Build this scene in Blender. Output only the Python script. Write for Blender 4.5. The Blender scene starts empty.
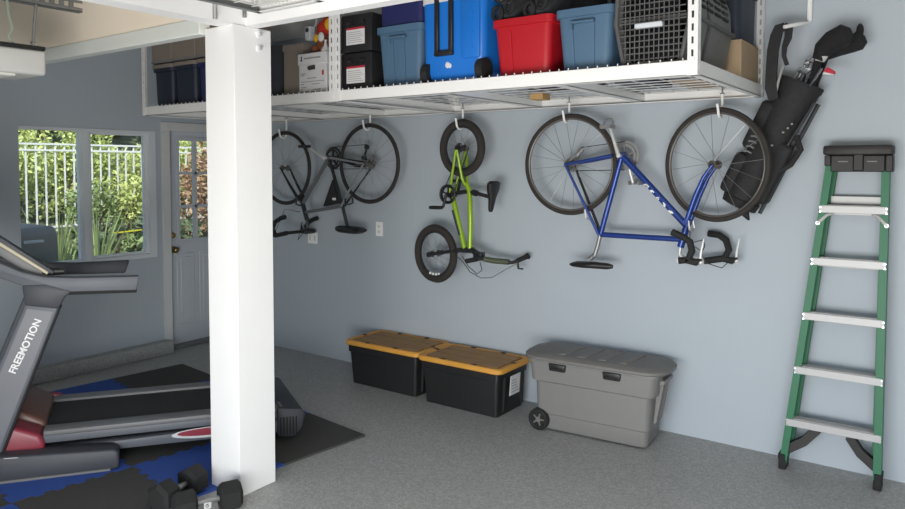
import bpy, bmesh, math, random
from mathutils import Vector, Matrix

random.seed(7)
scene = bpy.context.scene
COL = scene.collection
R = math.radians

# ------------------------------------------------------------------ materials
def lin(c):
    out = []
    for v in c:
        v = v / 255.0
        out.append(v / 12.92 if v <= 0.04045 else ((v + 0.055) / 1.055) ** 2.4)
    return (out[0], out[1], out[2], 1.0)

def mat(name, col, rough=0.5, metal=0.0, noise=0.08, scale=14.0, bump=0.0, spec=0.5):
    m = bpy.data.materials.new(name)
    m.use_nodes = True
    nt = m.node_tree
    b = nt.nodes['Principled BSDF']
    b.inputs['Roughness'].default_value = rough
    b.inputs['Metallic'].default_value = metal
    b.inputs['Specular IOR Level'].default_value = spec
    tc = nt.nodes.new('ShaderNodeTexCoord')
    nz = nt.nodes.new('ShaderNodeTexNoise')
    nz.inputs['Scale'].default_value = scale
    nz.inputs['Detail'].default_value = 4
    nt.links.new(tc.outputs['Object'], nz.inputs['Vector'])
    mx = nt.nodes.new('ShaderNodeMix')
    mx.data_type = 'RGBA'
    c = lin(col)
    mx.inputs['A'].default_value = tuple(v * (1 - noise) for v in c[:3]) + (1,)
    mx.inputs['B'].default_value = tuple(min(1, v * (1 + noise)) for v in c[:3]) + (1,)
    nt.links.new(nz.outputs['Fac'], mx.inputs['Factor'])
    nt.links.new(mx.outputs['Result'], b.inputs['Base Color'])
    if bump:
        bp = nt.nodes.new('ShaderNodeBump')
        bp.inputs['Strength'].default_value = bump
        bp.inputs['Distance'].default_value = 0.01
        nt.links.new(nz.outputs['Fac'], bp.inputs['Height'])
        nt.links.new(bp.outputs['Normal'], b.inputs['Normal'])
    return m

def speckle(name, c1, c2, c3, scale, rough):
    """chip-flecked epoxy floor"""
    m = bpy.data.materials.new(name)
    m.use_nodes = True
    nt = m.node_tree
    b = nt.nodes['Principled BSDF']
    b.inputs['Roughness'].default_value = rough
    tc = nt.nodes.new('ShaderNodeTexCoord')
    vo = nt.nodes.new('ShaderNodeTexVoronoi')
    vo.inputs['Scale'].default_value = scale
    nt.links.new(tc.outputs['Object'], vo.inputs['Vector'])
    sep = nt.nodes.new('ShaderNodeSeparateColor')
    nt.links.new(vo.outputs['Color'], sep.inputs['Color'])
    rp = nt.nodes.new('ShaderNodeValToRGB')
    e = rp.color_ramp.elements
    e[0].position = 0.0; e[0].color = lin(c1)
    e[1].position = 1.0; e[1].color = lin(c3)
    k = rp.color_ramp.elements.new(0.5); k.color = lin(c2)
    nt.links.new(sep.outputs['Red'], rp.inputs['Fac'])
    nt.links.new(rp.outputs['Color'], b.inputs['Base Color'])
    return m

M = {}
M['wall'] = mat('blue_grey_wall_paint', (176, 185, 193), 0.75, noise=0.03, scale=3)
M['white'] = mat('white_paint', (244, 244, 243), 0.55, noise=0.02, scale=6)
M['cream'] = mat('warm_lit_paint', (252, 238, 218), 0.8, noise=0.04, scale=2)  # warm bounce light on the header is put into this colour
M['mint'] = mat('pale_white_paint', (226, 230, 224), 0.6, noise=0.02)
M['ceil'] = mat('ceiling_paint', (232, 228, 220), 0.8, noise=0.02)
M['concrete'] = mat('grey_concrete', (150, 150, 148), 0.85, noise=0.12, scale=18, bump=0.2)
M['drive'] = mat('driveway_concrete', (190, 182, 170), 0.9, noise=0.1, scale=8)
M['floor'] = speckle('flecked_epoxy', (148, 149, 149), (164, 164, 162), (182, 182, 180), 120.0, 0.5)
M['door'] = mat('door_paint', (190, 196, 204), 0.5, noise=0.02)
M['trim'] = mat('trim_paint', (206, 208, 208), 0.5, noise=0.02)
M['vinyl'] = mat('white_vinyl', (214, 219, 224), 0.35, noise=0.02)
M['rack'] = mat('white_powder_coat', (240, 240, 238), 0.35, noise=0.02)
M['rackwire'] = mat('coated_wire', (214, 214, 212), 0.4, noise=0.02)
M['black'] = mat('black_plastic', (34, 34, 35), 0.45, noise=0.1)
M['rubber'] = mat('black_rubber', (30, 30, 30), 0.8, noise=0.15)
M['tyre'] = mat('tyre_rubber', (50, 46, 43), 0.85, noise=0.1)
M['chrome'] = mat('polished_steel', (205, 206, 208), 0.22, 1.0, noise=0.03)
M['alu'] = mat('brushed_aluminium', (214, 214, 214), 0.38, 0.35, noise=0.04)
M['rimgrey'] = mat('worn_rim', (104, 100, 96), 0.4, 0.4, noise=0.05)
M['steptread'] = mat('ladder_step_aluminium', (176, 176, 176), 0.45, 0.2, noise=0.04)
M['lidpanel'] = mat('dusty_amber_plastic', (158, 120, 72), 0.6, noise=0.2, scale=9)
M['barcloth'] = mat('olive_grey_enamel', (78, 84, 66), 0.4, noise=0.1)
M['steel'] = mat('dull_steel', (150, 150, 150), 0.4, 0.7, noise=0.05)
M['galv'] = mat('galvanised_angle', (128, 130, 130), 0.45, 0.5, noise=0.1)
M['brass'] = mat('aged_brass', (150, 132, 88), 0.3, 0.9, noise=0.05)
M['blueframe'] = mat('metallic_blue_enamel', (40, 66, 138), 0.28, 0.3, noise=0.05)
M['green_bike'] = mat('lime_enamel', (142, 176, 38), 0.25, 0.1, noise=0.05)
M['greyframe'] = mat('grey_enamel', (150, 154, 158), 0.3, 0.3, noise=0.05)
M['greyframe2'] = mat('dark_silver_enamel', (112, 114, 116), 0.3, 0.3, noise=0.05)
M['darkframe'] = mat('black_enamel', (44, 45, 48), 0.3, 0.1, noise=0.05)
M['ladder'] = mat('green_fibreglass', (30, 106, 72), 0.5, noise=0.06, scale=8)
M['cap'] = mat('ladder_cap_plastic', (30, 27, 28), 0.55, noise=0.1)
M['bagcloth'] = mat('black_nylon', (31, 31, 33), 0.75, noise=0.3, scale=22, bump=0.6)
M['knit'] = mat('black_knit', (26, 26, 28), 0.95, noise=0.2, scale=60, bump=0.6)
M['lidamber'] = mat('amber_lid_plastic', (216, 156, 66), 0.5, noise=0.16, scale=9)
M['greybin'] = mat('taupe_grey_plastic', (124, 123, 121), 0.5, noise=0.04)
M['greylid'] = mat('darker_taupe_plastic', (114, 112, 109), 0.55, noise=0.05)
M['bluetote'] = mat('slate_blue_plastic', (80, 110, 136), 0.45, noise=0.04)
M['navytote'] = mat('navy_plastic', (38, 42, 92), 0.45, noise=0.05)
M['darknavy'] = mat('dark_navy_plastic', (34, 42, 58), 0.5, noise=0.08)
M['redtote'] = mat('red_plastic', (184, 26, 38), 0.4, noise=0.04)
M['cooler'] = mat('bright_blue_plastic', (28, 116, 208), 0.35, noise=0.03)
M['taupe'] = mat('taupe_card', (136, 126, 116), 0.8, noise=0.05)
M['card'] = mat('brown_cardboard', (170, 148, 120), 0.85, noise=0.08)
M['paper'] = mat('white_card', (222, 222, 222), 0.75, noise=0.03)
M['ink'] = mat('dark_ink', (60, 60, 62), 0.8)
M['faint'] = mat('pale_grey_ink', (158, 158, 158), 0.8)
M['redink'] = mat('red_ink', (186, 40, 60), 0.7)
M['crate'] = mat('kennel_grey_plastic', (112, 112, 110), 0.6, noise=0.08)
M['crate2'] = mat('kennel_dark_plastic', (86, 86, 86), 0.6, noise=0.08)
M['wire'] = mat('grey_wire', (120, 120, 120), 0.4, 0.5)
M['dark'] = mat('charcoal_fabric', (52, 54, 60), 0.85, noise=0.3, scale=12, bump=0.5)
M['tread'] = mat('treadmill_grey', (96, 100, 107), 0.5, noise=0.04)
M['plate'] = mat('treadmill_plate_grey', (118, 120, 126), 0.45, noise=0.03)
M['treaddark'] = mat('treadmill_charcoal', (60, 63, 70), 0.5, noise=0.05)
M['railgrey'] = mat('treadmill_rail_grey', (118, 119, 120), 0.5, noise=0.03)
M['belt'] = mat('running_belt', (42, 42, 42), 0.75, noise=0.15, scale=60)
M['hood'] = mat('maroon_plastic', (140, 46, 62), 0.35, noise=0.06)
M['hoodtop'] = mat('brown_plastic', (108, 74, 64), 0.35, noise=0.06)
M['creamtrim'] = mat('champagne_trim', (186, 176, 150), 0.35, noise=0.04)
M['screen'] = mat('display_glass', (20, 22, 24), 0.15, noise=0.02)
M['matblue'] = mat('blue_foam', (50, 84, 164), 0.85, noise=0.06, scale=50, bump=0.15)
M['matblack'] = mat('charcoal_foam', (68, 68, 66), 0.85, noise=0.1, scale=50, bump=0.15)
M['opener'] = mat('opener_white', (216, 216, 212), 0.4, noise=0.03)
M['lens'] = mat('lamp_lens', (240, 240, 232), 0.3, noise=0.02)
M['wood'] = mat('pale_wood', (186, 150, 98), 0.7, noise=0.15)
M['plushred'] = mat('red_plush', (178, 44, 30), 0.95, noise=0.2, scale=60, bump=0.5)
M['plushyellow'] = mat('yellow_plush', (224, 174, 48), 0.95, noise=0.15, scale=60, bump=0.5)
M['plushbrown'] = mat('brown_plush', (128, 78, 52), 0.95, noise=0.2, scale=60, bump=0.5)
M['sage'] = mat('greenish_card', (150, 166, 150), 0.7)
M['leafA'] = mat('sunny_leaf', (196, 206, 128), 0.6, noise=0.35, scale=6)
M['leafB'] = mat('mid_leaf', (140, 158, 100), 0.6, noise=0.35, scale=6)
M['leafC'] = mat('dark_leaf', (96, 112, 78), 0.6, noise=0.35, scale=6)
M['leafR'] = mat('russet_leaf', (190, 158, 126), 0.6, noise=0.35, scale=6)
M['bark'] = mat('bark', (86, 70, 56), 0.9, noise=0.25, scale=12, bump=0.5)
M['soil'] = mat('planted_bank', (92, 98, 70), 0.95, noise=0.3, scale=5, bump=0.4)
M['fence'] = mat('white_fence_paint', (232, 234, 230), 0.4, noise=0.03)
M['yellow'] = mat('lit_leaf_yellow', (226, 214, 40), 0.5)  # yellow light on a leaf outside, put into the colour
M['canvas'] = mat('grey_cover', (124, 122, 116), 0.8, noise=0.06)

def glass_mat():
    m = bpy.data.materials.new('clear_pane')
    m.use_nodes = True
    nt = m.node_tree
    for nd in list(nt.nodes):
        nt.nodes.remove(nd)
    out = nt.nodes.new('ShaderNodeOutputMaterial')
    tr = nt.nodes.new('ShaderNodeBsdfTransparent')
    tr.inputs['Color'].default_value = (0.93, 0.95, 0.94, 1)
    gl = nt.nodes.new('ShaderNodeBsdfGlossy')
    gl.inputs['Roughness'].default_value = 0.03
    fr = nt.nodes.new('ShaderNodeFresnel')
    fr.inputs['IOR'].default_value = 1.45
    mx = nt.nodes.new('ShaderNodeMixShader')
    nt.links.new(fr.outputs['Fac'], mx.inputs['Fac'])
    nt.links.new(tr.outputs['BSDF'], mx.inputs[1])
    nt.links.new(gl.outputs['BSDF'], mx.inputs[2])
    nt.links.new(mx.outputs['Shader'], out.inputs['Surface'])
    return m
M['glass'] = glass_mat()

# ------------------------------------------------------------------ mesh builder
class MB:
    def __init__(s):
        s.bm = bmesh.new()

    def _bevel(s, verts, bev, seg):
        if bev <= 0:
            return
        es = set()
        for v in verts:
            for e in v.link_edges:
                es.add(e)
        bmesh.ops.bevel(s.bm, geom=list(es), offset=bev, segments=seg, affect='EDGES', profile=0.5)

    def box(s, lo, hi, bev=0.0, seg=2, rot=None, piv=None):
        r = bmesh.ops.create_cube(s.bm, size=1.0)
        lo = Vector(lo); hi = Vector(hi)
        c = (lo + hi) / 2
        d = hi - lo
        for v in r['verts']:
            v.co = Vector((v.co.x * d.x, v.co.y * d.y, v.co.z * d.z)) + c
        vs = r['verts']
        if rot is not None:
            p = Vector(piv) if piv is not None else c
            for v in vs:
                v.co = rot @ (v.co - p) + p
        s._bevel(vs, bev, seg)
        return s

    def prism(s, pts, vec, bev=0.0, seg=2):
        vec = Vector(vec)
        a = [s.bm.verts.new(Vector(p)) for p in pts]
        b = [s.bm.verts.new(Vector(p) + vec) for p in pts]
        n = len(a)
        s.bm.faces.new(a)
        s.bm.faces.new(list(reversed(b)))
        for i in range(n):
            s.bm.faces.new((a[i], b[i], b[(i + 1) % n], a[(i + 1) % n]))
        bmesh.ops.recalc_face_normals(s.bm, faces=list({f for v in a + b for f in v.link_faces}))
        s._bevel(a + b, bev, seg)
        return s

    def loft(s, rings, cap0=True, cap1=True):
        vr = [[s.bm.verts.new(Vector(p)) for p in r] for r in rings]
        n = len(vr[0])
        fs = []
        for k in range(len(vr) - 1):
            for i in range(n):
                fs.append(s.bm.faces.new((vr[k][i], vr[k][(i + 1) % n], vr[k + 1][(i + 1) % n], vr[k + 1][i])))
        if cap0:
            fs.append(s.bm.faces.new(list(reversed(vr[0]))))
        if cap1:
            fs.append(s.bm.faces.new(vr[-1]))
        bmesh.ops.recalc_face_normals(s.bm, faces=fs)
        return s

    def tube(s, pts, r, n=8, closed=False):
        pts = [Vector(p) for p in pts]
        m = len(pts)
        rr = r if isinstance(r, (list, tuple)) else [r] * m
        rings = []
        up = None
        for i in range(m):
            if closed:
                t = (pts[(i + 1) % m] - pts[i - 1]).normalized()
            else:
                t = (pts[min(i + 1, m - 1)] - pts[max(i - 1, 0)]).normalized()
            if up is None:
                up = Vector((0, 0, 1)) if abs(t.z) < 0.9 else Vector((1, 0, 0))
            u = (up - t * up.dot(t))
            if u.length < 1e-5:
                u = t.orthogonal()
            u.normalize()
            up = u
            w = t.cross(u)
            rings.append([pts[i] + (u * math.cos(2 * math.pi * k / n) + w * math.sin(2 * math.pi * k / n)) * rr[i] for k in range(n)])
        if closed:
            rings.append(rings[0])
            vr = [[s.bm.verts.new(p) for p in q] for q in rings[:-1]]
            fs = []
            for k in range(m):
                a, b = vr[k], vr[(k + 1) % m]
                for i in range(n):
                    fs.append(s.bm.faces.new((a[i], a[(i + 1) % n], b[(i + 1) % n], b[i])))
            bmesh.ops.recalc_face_normals(s.bm, faces=fs)
        else:
            s.loft(rings)
        return s

    def cyl(s, a, b, r, r2=None, n=20):
        return s.tube([a, b], [r, r if r2 is None else r2], n)

    def ring(s, c, axis, rad, r, n=56, m=8, flat=1.0):
        """torus; flat scales the section along the axis"""
        c = Vector(c); ax = Vector(axis).normalized()
        u = ax.orthogonal().normalized(); w = ax.cross(u)
        vr = []
        for i in range(n):
            t = 2 * math.pi * i / n
            d = u * math.cos(t) + w * math.sin(t)
            vr.append([s.bm.verts.new(c + d * (rad + r * math.cos(2 * math.pi * k / m)) + ax * r * flat * math.sin(2 * math.pi * k / m)) for k in range(m)])
        fs = []
        for i in range(n):
            a, b = vr[i], vr[(i + 1) % n]
            for k in range(m):
                fs.append(s.bm.faces.new((a[k], a[(k + 1) % m], b[(k + 1) % m], b[k])))
        bmesh.ops.recalc_face_normals(s.bm, faces=fs)
        return s

    def ball(s, c, rad, sub=2):
        r = bmesh.ops.create_icosphere(s.bm, subdivisions=sub, radius=1.0)
        rad = Vector(rad) if hasattr(rad, '__len__') else Vector((rad, rad, rad))
        for v in r['verts']:
            v.co = Vector((v.co.x * rad.x, v.co.y * rad.y, v.co.z * rad.z)) + Vector(c)
        return s

    def lathe(s, prof, c, n=24):
        """prof: (radius, z) pairs about a vertical axis at c"""
        c = Vector(c)
        s.loft([[c + Vector((r * math.cos(2 * math.pi * k / n), r * math.sin(2 * math.pi * k / n), z)) for k in range(n)] for r, z in prof])
        return s

    def build(s, name, m, parent=None, angle=38):
        me = bpy.data.meshes.new(name)
        s.bm.to_mesh(me)
        s.bm.free()
        o = bpy.data.objects.new(name, me)
        COL.objects.link(o)
        me.materials.append(m)
        if parent is not None:
            inv = world_of(parent).inverted()
            me.transform(inv)
            o.parent = parent
        me.shade_smooth()
        me.set_sharp_from_angle(angle=R(angle))
        return o

def world_of(o):
    w = o.matrix_basis.copy()
    p = o.parent
    while p is not None:
        w = p.matrix_basis @ w
        p = p.parent
    return w

def thing(name, label, cat, loc, group=None):
    o = bpy.data.objects.new(name, None)
    COL.objects.link(o)
    o.empty_display_size = 0.1
    o.matrix_basis = Matrix.Translation(Vector(loc))
    o['label'] = label
    o['category'] = cat
    if group:
        o['group'] = group
    return o

def tag(o, label, cat, group=None, kind=None):
    o['label'] = label
    o['category'] = cat
    if group:
        o['group'] = group
    if kind:
        o['kind'] = kind
    return o

def struct(o, label=None):
    o['kind'] = 'structure'
    if label:
        o['label'] = label
    return o

def dup(root, loc, label, group=None):
    """a copy of a thing with copies of its parts and sub-parts"""
    r = root.copy(); COL.objects.link(r)
    r.matrix_basis = Matrix.Translation(Vector(loc))
    r['label'] = label
    if group:
        r['group'] = group
    for ch in list(root.children):
        c = ch.copy(); COL.objects.link(c); c.parent = r
        for g in list(ch.children):
            d = g.copy(); COL.objects.link(d); d.parent = c
    return r

def rrect(cx, cy, w, d, r, z, n=5):
    """rounded rectangle ring in a horizontal plane"""
    pts = []
    for sx, sy, a0 in ((1, 1, 0), (-1, 1, 90), (-1, -1, 180), (1, -1, 270)):
        for k in range(n + 1):
            t = R(a0 + 90 * k / n)
            pts.append((cx + sx * (w / 2 - r) + r * math.cos(t), cy + sy * (d / 2 - r) + r * math.sin(t), z))
    return pts

def text_mesh(txt, size, name, m, parent, mtx, extrude=0.0008):
    cu = bpy.data.curves.new(name, 'FONT')
    cu.body = txt
    cu.size = size
    cu.extrude = extrude
    cu.offset = 0.0012
    cu.align_x = 'CENTER'
    cu.align_y = 'CENTER'
    t = bpy.data.objects.new(name + '_tmp', cu)
    COL.objects.link(t)
    bpy.context.view_layer.update()
    me = bpy.data.meshes.new_from_object(t.evaluated_get(bpy.context.evaluated_depsgraph_get()))
    bpy.data.objects.remove(t)
    bpy.data.curves.remove(cu)
    me.name = name
    o = bpy.data.objects.new(name, me)
    COL.objects.link(o)
    me.materials.clear(); me.materials.append(m)
    me.transform(mtx)
    if parent is not None:
        me.transform(world_of(parent).inverted())
        o.parent = parent
    return o

def V(*a):
    return Vector(a)

def off(p, dx=0, dy=0, dz=0):
    return (p[0] + dx, p[1] + dy, p[2] + dz)
SUN_E, DAY_E, EXPO = 4.5, 142.0, 0.0

def recentre(o):
    """move a one-mesh thing's origin to the middle of its underside"""
    me = o.data
    xs = [v.co.x for v in me.vertices]; ys = [v.co.y for v in me.vertices]; zs = [v.co.z for v in me.vertices]
    c = Vector(((min(xs) + max(xs)) / 2, (min(ys) + max(ys)) / 2, min(zs)))
    me.transform(Matrix.Translation(-c))
    o.matrix_basis = Matrix.Translation(c) @ o.matrix_basis

def solo(name, mb, m, label, cat, group=None, kind=None):
    o = mb.build(name, m)
    recentre(o)
    return tag(o, label, cat, group, kind)

# ------------------------------------------------------------------ the room
RX, RY, RH = 9.6, -4.8, 2.78        # right wall, garage-door wall, ceiling
struct(MB().box((-0.15, RY - 0.15, -0.2), (RX + 0.15, 0.15, 0.0)).build('floor', M['floor']))
struct(MB().box((-0.15, RY - 0.15, RH), (RX + 0.15, 0.15, RH + 0.2)).build('ceiling', M['ceil']))
struct(MB().box((-0.15, 0.0, 0.0), (RX + 0.15, 0.15, RH)).build('wall_back', M['wall']))
struct(MB().box((RX, RY, 0.0), (RX + 0.15, 0.0, RH)).build('wall_right', M['wall']))
# wall with the window and the door: openings left by building it in pieces
WY0, WY1, WZ0, WZ1 = -1.885, -0.775, 0.86, 1.96
DY0, DY1, DZ1 = -0.665, 0.0, 2.0
DY1 = -0.02
w = MB()
w.box((-0.15, RY, 0), (0, WY0, RH))
w.box((-0.15, WY0, 0), (0, WY1, WZ0))
w.box((-0.15, WY0, WZ1), (0, WY1, RH))
w.box((-0.15, WY1, 0), (0, DY0, RH))
w.box((-0.15, DY0, DZ1), (0, DY1, RH))
w.box((-0.15, DY1, 0), (0, 0.0, RH))
struct(w.build('wall_left', M['wall']))
# wall behind the viewer with the open garage door
GX0, GX1, GZ = 3.1, 8.2, 2.25
w = MB()
w.box((-0.15, RY - 0.15, 0), (GX0, RY, RH))
w.box((GX1, RY - 0.15, 0), (RX + 0.15, RY, RH))
w.box((GX0, RY - 0.15, GZ), (GX1, RY, RH))
struct(w.build('wall_front', M['wall']))
w = MB()
w.box((0.0, RY, 0.0), (0.115, -0.69, 0.11), 0.012)
struct(w.build('baseboard_left', M['floor']), 'low grey concrete footing along the wall under the window')

# window: frame, meeting rail, sliding sash, two panes
w = MB()
T = 0.035
w.box((-0.11, WY0, WZ0), (0.012, WY1, WZ0 + T)).box((-0.11, WY0, WZ1 - 0.022), (0.012, WY1, WZ1))
w.box((-0.11, WY0, WZ0 + T), (-0.04, WY0 + 0.014, WZ1 - 0.022)).box((-0.11, WY1 - 0.06, WZ0 + T), (0.012, WY1, WZ1 - 0.022))
w.box((-0.108, -1.405, WZ0 + T), (0.008, -1.355, WZ1 - 0.022))
win = struct(w.build('window_1', M['vinyl']), 'white vinyl sliding window looking onto the garden')
w = MB()
w.box((-0.07, -1.355, WZ0 + T), (-0.02, -1.33, WZ1 - 0.022)).box((-0.07, -0.86, WZ0 + T), (-0.02, -0.835, WZ1 - 0.022))
w.box((-0.069, -1.33, WZ0 + T), (-0.021, -0.86, WZ0 + T + 0.02)).box((-0.069, -1.33, WZ1 - 0.042), (-0.021, -0.86, WZ1 - 0.022))
struct(w.build('sliding_sash', M['vinyl'], win))
struct(MB().box((-0.062, WY0 + 0.014, WZ0 + T), (-0.058, -1.405, WZ1 - 0.022)).build('pane', M['glass'], win))
struct(MB().box((-0.047, -1.33, WZ0 + T + 0.02), (-0.043, -0.86, WZ1 - 0.042)).build('pane', M['glass'], win))

# door: leaf with six panes above and two panels below
w = MB()
LY0, LY1 = DY0 + 0.03, DY1 - 0.02
GY0, GY1, GZ0, GZ1 = -0.515, -0.155, 0.98, 1.9
X0, X1 = -0.10, -0.055
w.box((X0, LY0, 0.03), (X1, GY0, 1.97)).box((X0, GY1, 0.03), (X1, LY1, 1.97))
w.box((X0, GY0, 0.03), (X1, GY1, GZ0)).box((X0, GY0, GZ1), (X1, GY1, 1.97))
dr = struct(w.build('door_1', M['door']), 'pale grey back door with a six-pane glazed upper half')
w = MB()
for k in range(1, 3):
    z = GZ0 + (GZ1 - GZ0) * k / 3
    w.box((X0 + 0.01, GY0, z - 0.013), (X1 + 0.006, GY1, z + 0.013))
ym = (GY0 + GY1) / 2
w.box((X0 + 0.01, ym - 0.013, GZ0), (X1 + 0.006, ym + 0.013, GZ1))
for a, b, c, d in ((GY0 - 0.025, GZ0 - 0.025, GY1 + 0.025, GZ0 + 0.01), (GY0 - 0.025, GZ1 - 0.01, GY1 + 0.025, GZ1 + 0.025),
                   (GY0 - 0.025, GZ0, GY0 + 0.01, GZ1), (GY1 - 0.01, GZ0, GY1 + 0.025, GZ1)):
    w.box((X1 - 0.01, a, b), (X1 + 0.012, c, d), 0.004, 1)
struct(w.build('glazing_bars', M['door'], dr))
struct(MB().box((-0.082, GY0, GZ0), (-0.078, GY1, GZ1)).build('pane', M['glass'], dr))
for a, b in ((-0.545, -0.36), (-0.31, -0.125)):
    w = MB()
    w.box((X1 - 0.004, a, 0.2), (X1 + 0.008, b, 0.86), 0.006, 1)
    w.box((X1 + 0.004, a + 0.035, 0.235), (X1 + 0.014, b - 0.035, 0.825), 0.006, 1)
    struct(w.build('panel', M['door'], dr))
w = MB()
w.cyl((X1, -0.585, 0.90), (X1 + 0.012, -0.585, 0.90), 0.032).cyl((X1 + 0.012, -0.585, 0.90), (X1 + 0.045, -0.585, 0.90), 0.012)
w.ball((X1 + 0.06, -0.585, 0.90), (0.024, 0.03, 0.03))
o = struct(w.build('door_knob', M['brass'], dr)); o['label'] = 'aged brass knob'
w = MB()
w.cyl((X1, -0.585, 1.03), (X1 + 0.016, -0.585, 1.03), 0.03, 0.027).box((X1 + 0.014, -0.591, 1.012), (X1 + 0.03, -0.579, 1.048), 0.003, 1)
struct(w.build('deadbolt', M['brass'], dr))
# casing round the door
w = MB()
w.box((-0.12, DY0 - 0.05, 0), (0.018, DY0 + 0.03, DZ1 - 0.03), 0.005, 1)
w.box((-0.12, DY0 - 0.05, DZ1 - 0.03), (0.018, DY1, DZ1 + 0.05), 0.005, 1)
w.box((-0.12, DY1 - 0.02, 0), (0.012, DY1 - 0.001, DZ1 - 0.03), 0.004, 1)
struct(w.build('trim_1', M['trim']), 'pale door casing')
struct(MB().box((-0.14, DY0 + 0.03, 0.0), (0.03, DY1 - 0.02, 0.028), 0.004, 1).build('trim_2', M['galv']), 'grey metal door threshold')

# post and the beams it carries
PX0, PX1, PY0, PY1 = 2.655, 2.885, -2.135, -1.905
BZ = 2.345
post = struct(MB().box((PX0, PY0, 0), (PX1, PY1, BZ), 0.004, 1).build('pillar', M['white']), 'white square post standing between the treadmill and the bikes')
tag(post, post['label'], 'post', kind='structure')
o = struct(MB().box((2.76, RY, BZ), (2.875, -1.985, RH)).build('beam', M['white']), 'white beam running from the post towards the garage opening')
tag(o, o['label'], 'beam', kind='structure')
o = struct(MB().box((2.875, -2.06, BZ), (RX, -1.985, RH)).build('beam', M['white']), 'white beam running along over the front of the storage racks')
tag(o, o['label'], 'beam', kind='structure')
o = struct(MB().box((0.0, -2.155, 2.385), (2.76, -2.05, RH)).build('beam', M['cream']), 'cream header between the post and the window wall')
tag(o, o['label'], 'beam', kind='structure')
struct(MB().box((0.0, -2.165, 2.315), (2.652, -2.10, 2.395), 0.003, 1).build('trim_3', M['mint']), 'pale board under the cream header')

def bolt(name, c, label):
    t = post
    MB().cyl((c[0] - 0.002, c[1], c[2]), (c[0] + 0.004, c[1], c[2]), 0.017, n=16).build('washer', M['white'], t)
    MB().cyl((c[0] + 0.004, c[1], c[2]), (c[0] + 0.016, c[1], c[2]), 0.010, n=6).build('bolt_head', M['alu'], t)
bolt('lag_bolt', (PX1 + 0.002, -1.985, 2.315), '')
bolt('lag_bolt', (PX1 + 0.002, -1.985, 2.245), '')
w = MB()
w.box((2.873, -2.245, 2.35), (2.879, -2.222, 2.44)).box((2.873, -2.245, 2.35), (2.898, -2.24, 2.44))
solo('metal_clip', w, M['chrome'], 'small bright metal clip screwed to the side of the beam over the post', 'bracket')
w = MB()
w.box((2.873, -2.075, 2.385), (2.89, -2.045, 2.425), 0.003, 1)
solo('metal_tab', w, M['galv'], 'small dull grey tab on the beam just over the post', 'bracket')

# power outlets
def outlet(x, z, wd, ht, label, kind):
    t = thing('outlet_plate' if kind else 'switch_plate', label, 'outlet' if kind else 'switch', (x, -0.0, z - ht / 2))
    MB().box((x - wd / 2, -0.007, z - ht / 2), (x + wd / 2, -0.0005, z + ht / 2), 0.002, 1).build('cover_plate', M['white'], t)
    if kind:
        for dz in (0.021, -0.021):
            w = MB()
            w.box((x - 0.013, -0.0095, z + dz - 0.012), (x + 0.013, -0.007, z + dz + 0.012), 0.003, 1)
            w.box((x - 0.006, -0.0105, z + dz - 0.004), (x - 0.004, -0.0094, z + dz + 0.006)).box((x + 0.004, -0.0105, z + dz - 0.004), (x + 0.006, -0.0094, z + dz + 0.006))
            w.build('socket', M['trim'], t)
    else:
        for dx in (-0.03, 0.03):
            MB().box((x + dx - 0.011, -0.011, z - 0.022), (x + dx + 0.011, -0.007, z + 0.022), 0.003, 1).build('rocker', M['trim'], t)
outlet(1.93, 1.147, 0.072, 0.115, 'white power outlet on the wall between the grey bike and the green bike', True)
outlet(1.155, 1.03, 0.118, 0.10, 'white double plate on the wall under the grey bike handlebar', False)

# ------------------------------------------------------------------ the yard outside
def bank(name, pts, m, label):
    o = MB().prism(pts, (0, 16, 0)).build(name, m)
    return struct(o, label)
struct(MB().box((-14, -12, -0.4), (-0.15, 10, -0.05)).build('ground', M['soil']), 'planted yard beyond the window')
bank('terrain', [(-14, -7, -0.1), (-2.6, -7, -0.1), (-3.6, -7, 0.72), (-5.0, -7, 0.85), (-8.5, -7, 2.9), (-14, -7, 3.6)], M['soil'], 'planted bank rising beyond the fence')
struct(MB().box((-2.0, RY - 12.0, -0.25), (RX + 6, RY - 0.15, -0.01)).build('pavement', M['drive']), 'sunlit concrete driveway')

f = thing('garden_fence', 'white metal picket fence on the bank beyond the window', 'fence', (-4.0, 1.3, 0.78))
FY0, FY1 = -2.2, 4.4
for z in (1.95, 1.87, 0.86):
    MB().box((-4.018, FY0, z - 0.012), (-3.982, FY1, z + 0.012)).build('rail', M['fence'], f)
pk = None
ny = int((FY1 - FY0) / 0.122)
for k in range(ny):
    y = FY0 + 0.03 + k * 0.122
    if pk is None:
        pk = MB().box((-4.008, y - 0.009, 0.80), (-3.992, y + 0.009, 1.93)).build('picket', M['fence'], f)
    else:
        c = pk.copy(); COL.objects.link(c); c.parent = f
        c.matrix_basis = Matrix.Translation((0, k * 0.122, 0))

def leaf_cloud(centres, n, size, rnd):
    mb = MB()
    for k in range(n):
        c, rad = rnd.choice(centres)
        d = Vector((rnd.gauss(0, 1), rnd.gauss(0, 1), rnd.gauss(0, 1))).normalized()
        p = Vector(c) + Vector((d.x * rad[0], d.y * rad[1], d.z * rad[2])) * (0.62 + 0.42 * rnd.random())
        a = Vector((rnd.uniform(-1, 1), rnd.uniform(-1, 1), rnd.uniform(-0.6, 0.9))).normalized()
        b = a.orthogonal().normalized()
        b = Matrix.Rotation(rnd.uniform(0, 6.28), 3, a) @ b
        s = size * rnd.uniform(0.6, 1.35)
        q = a.cross(b)
        v = [mb.bm.verts.new(x) for x in (p - a * s, p + b * s * 0.42 + q * s * 0.06, p + a * s, p - b * s * 0.42 + q * s * 0.06)]
        mb.bm.faces.new(v)
    return mb

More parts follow.
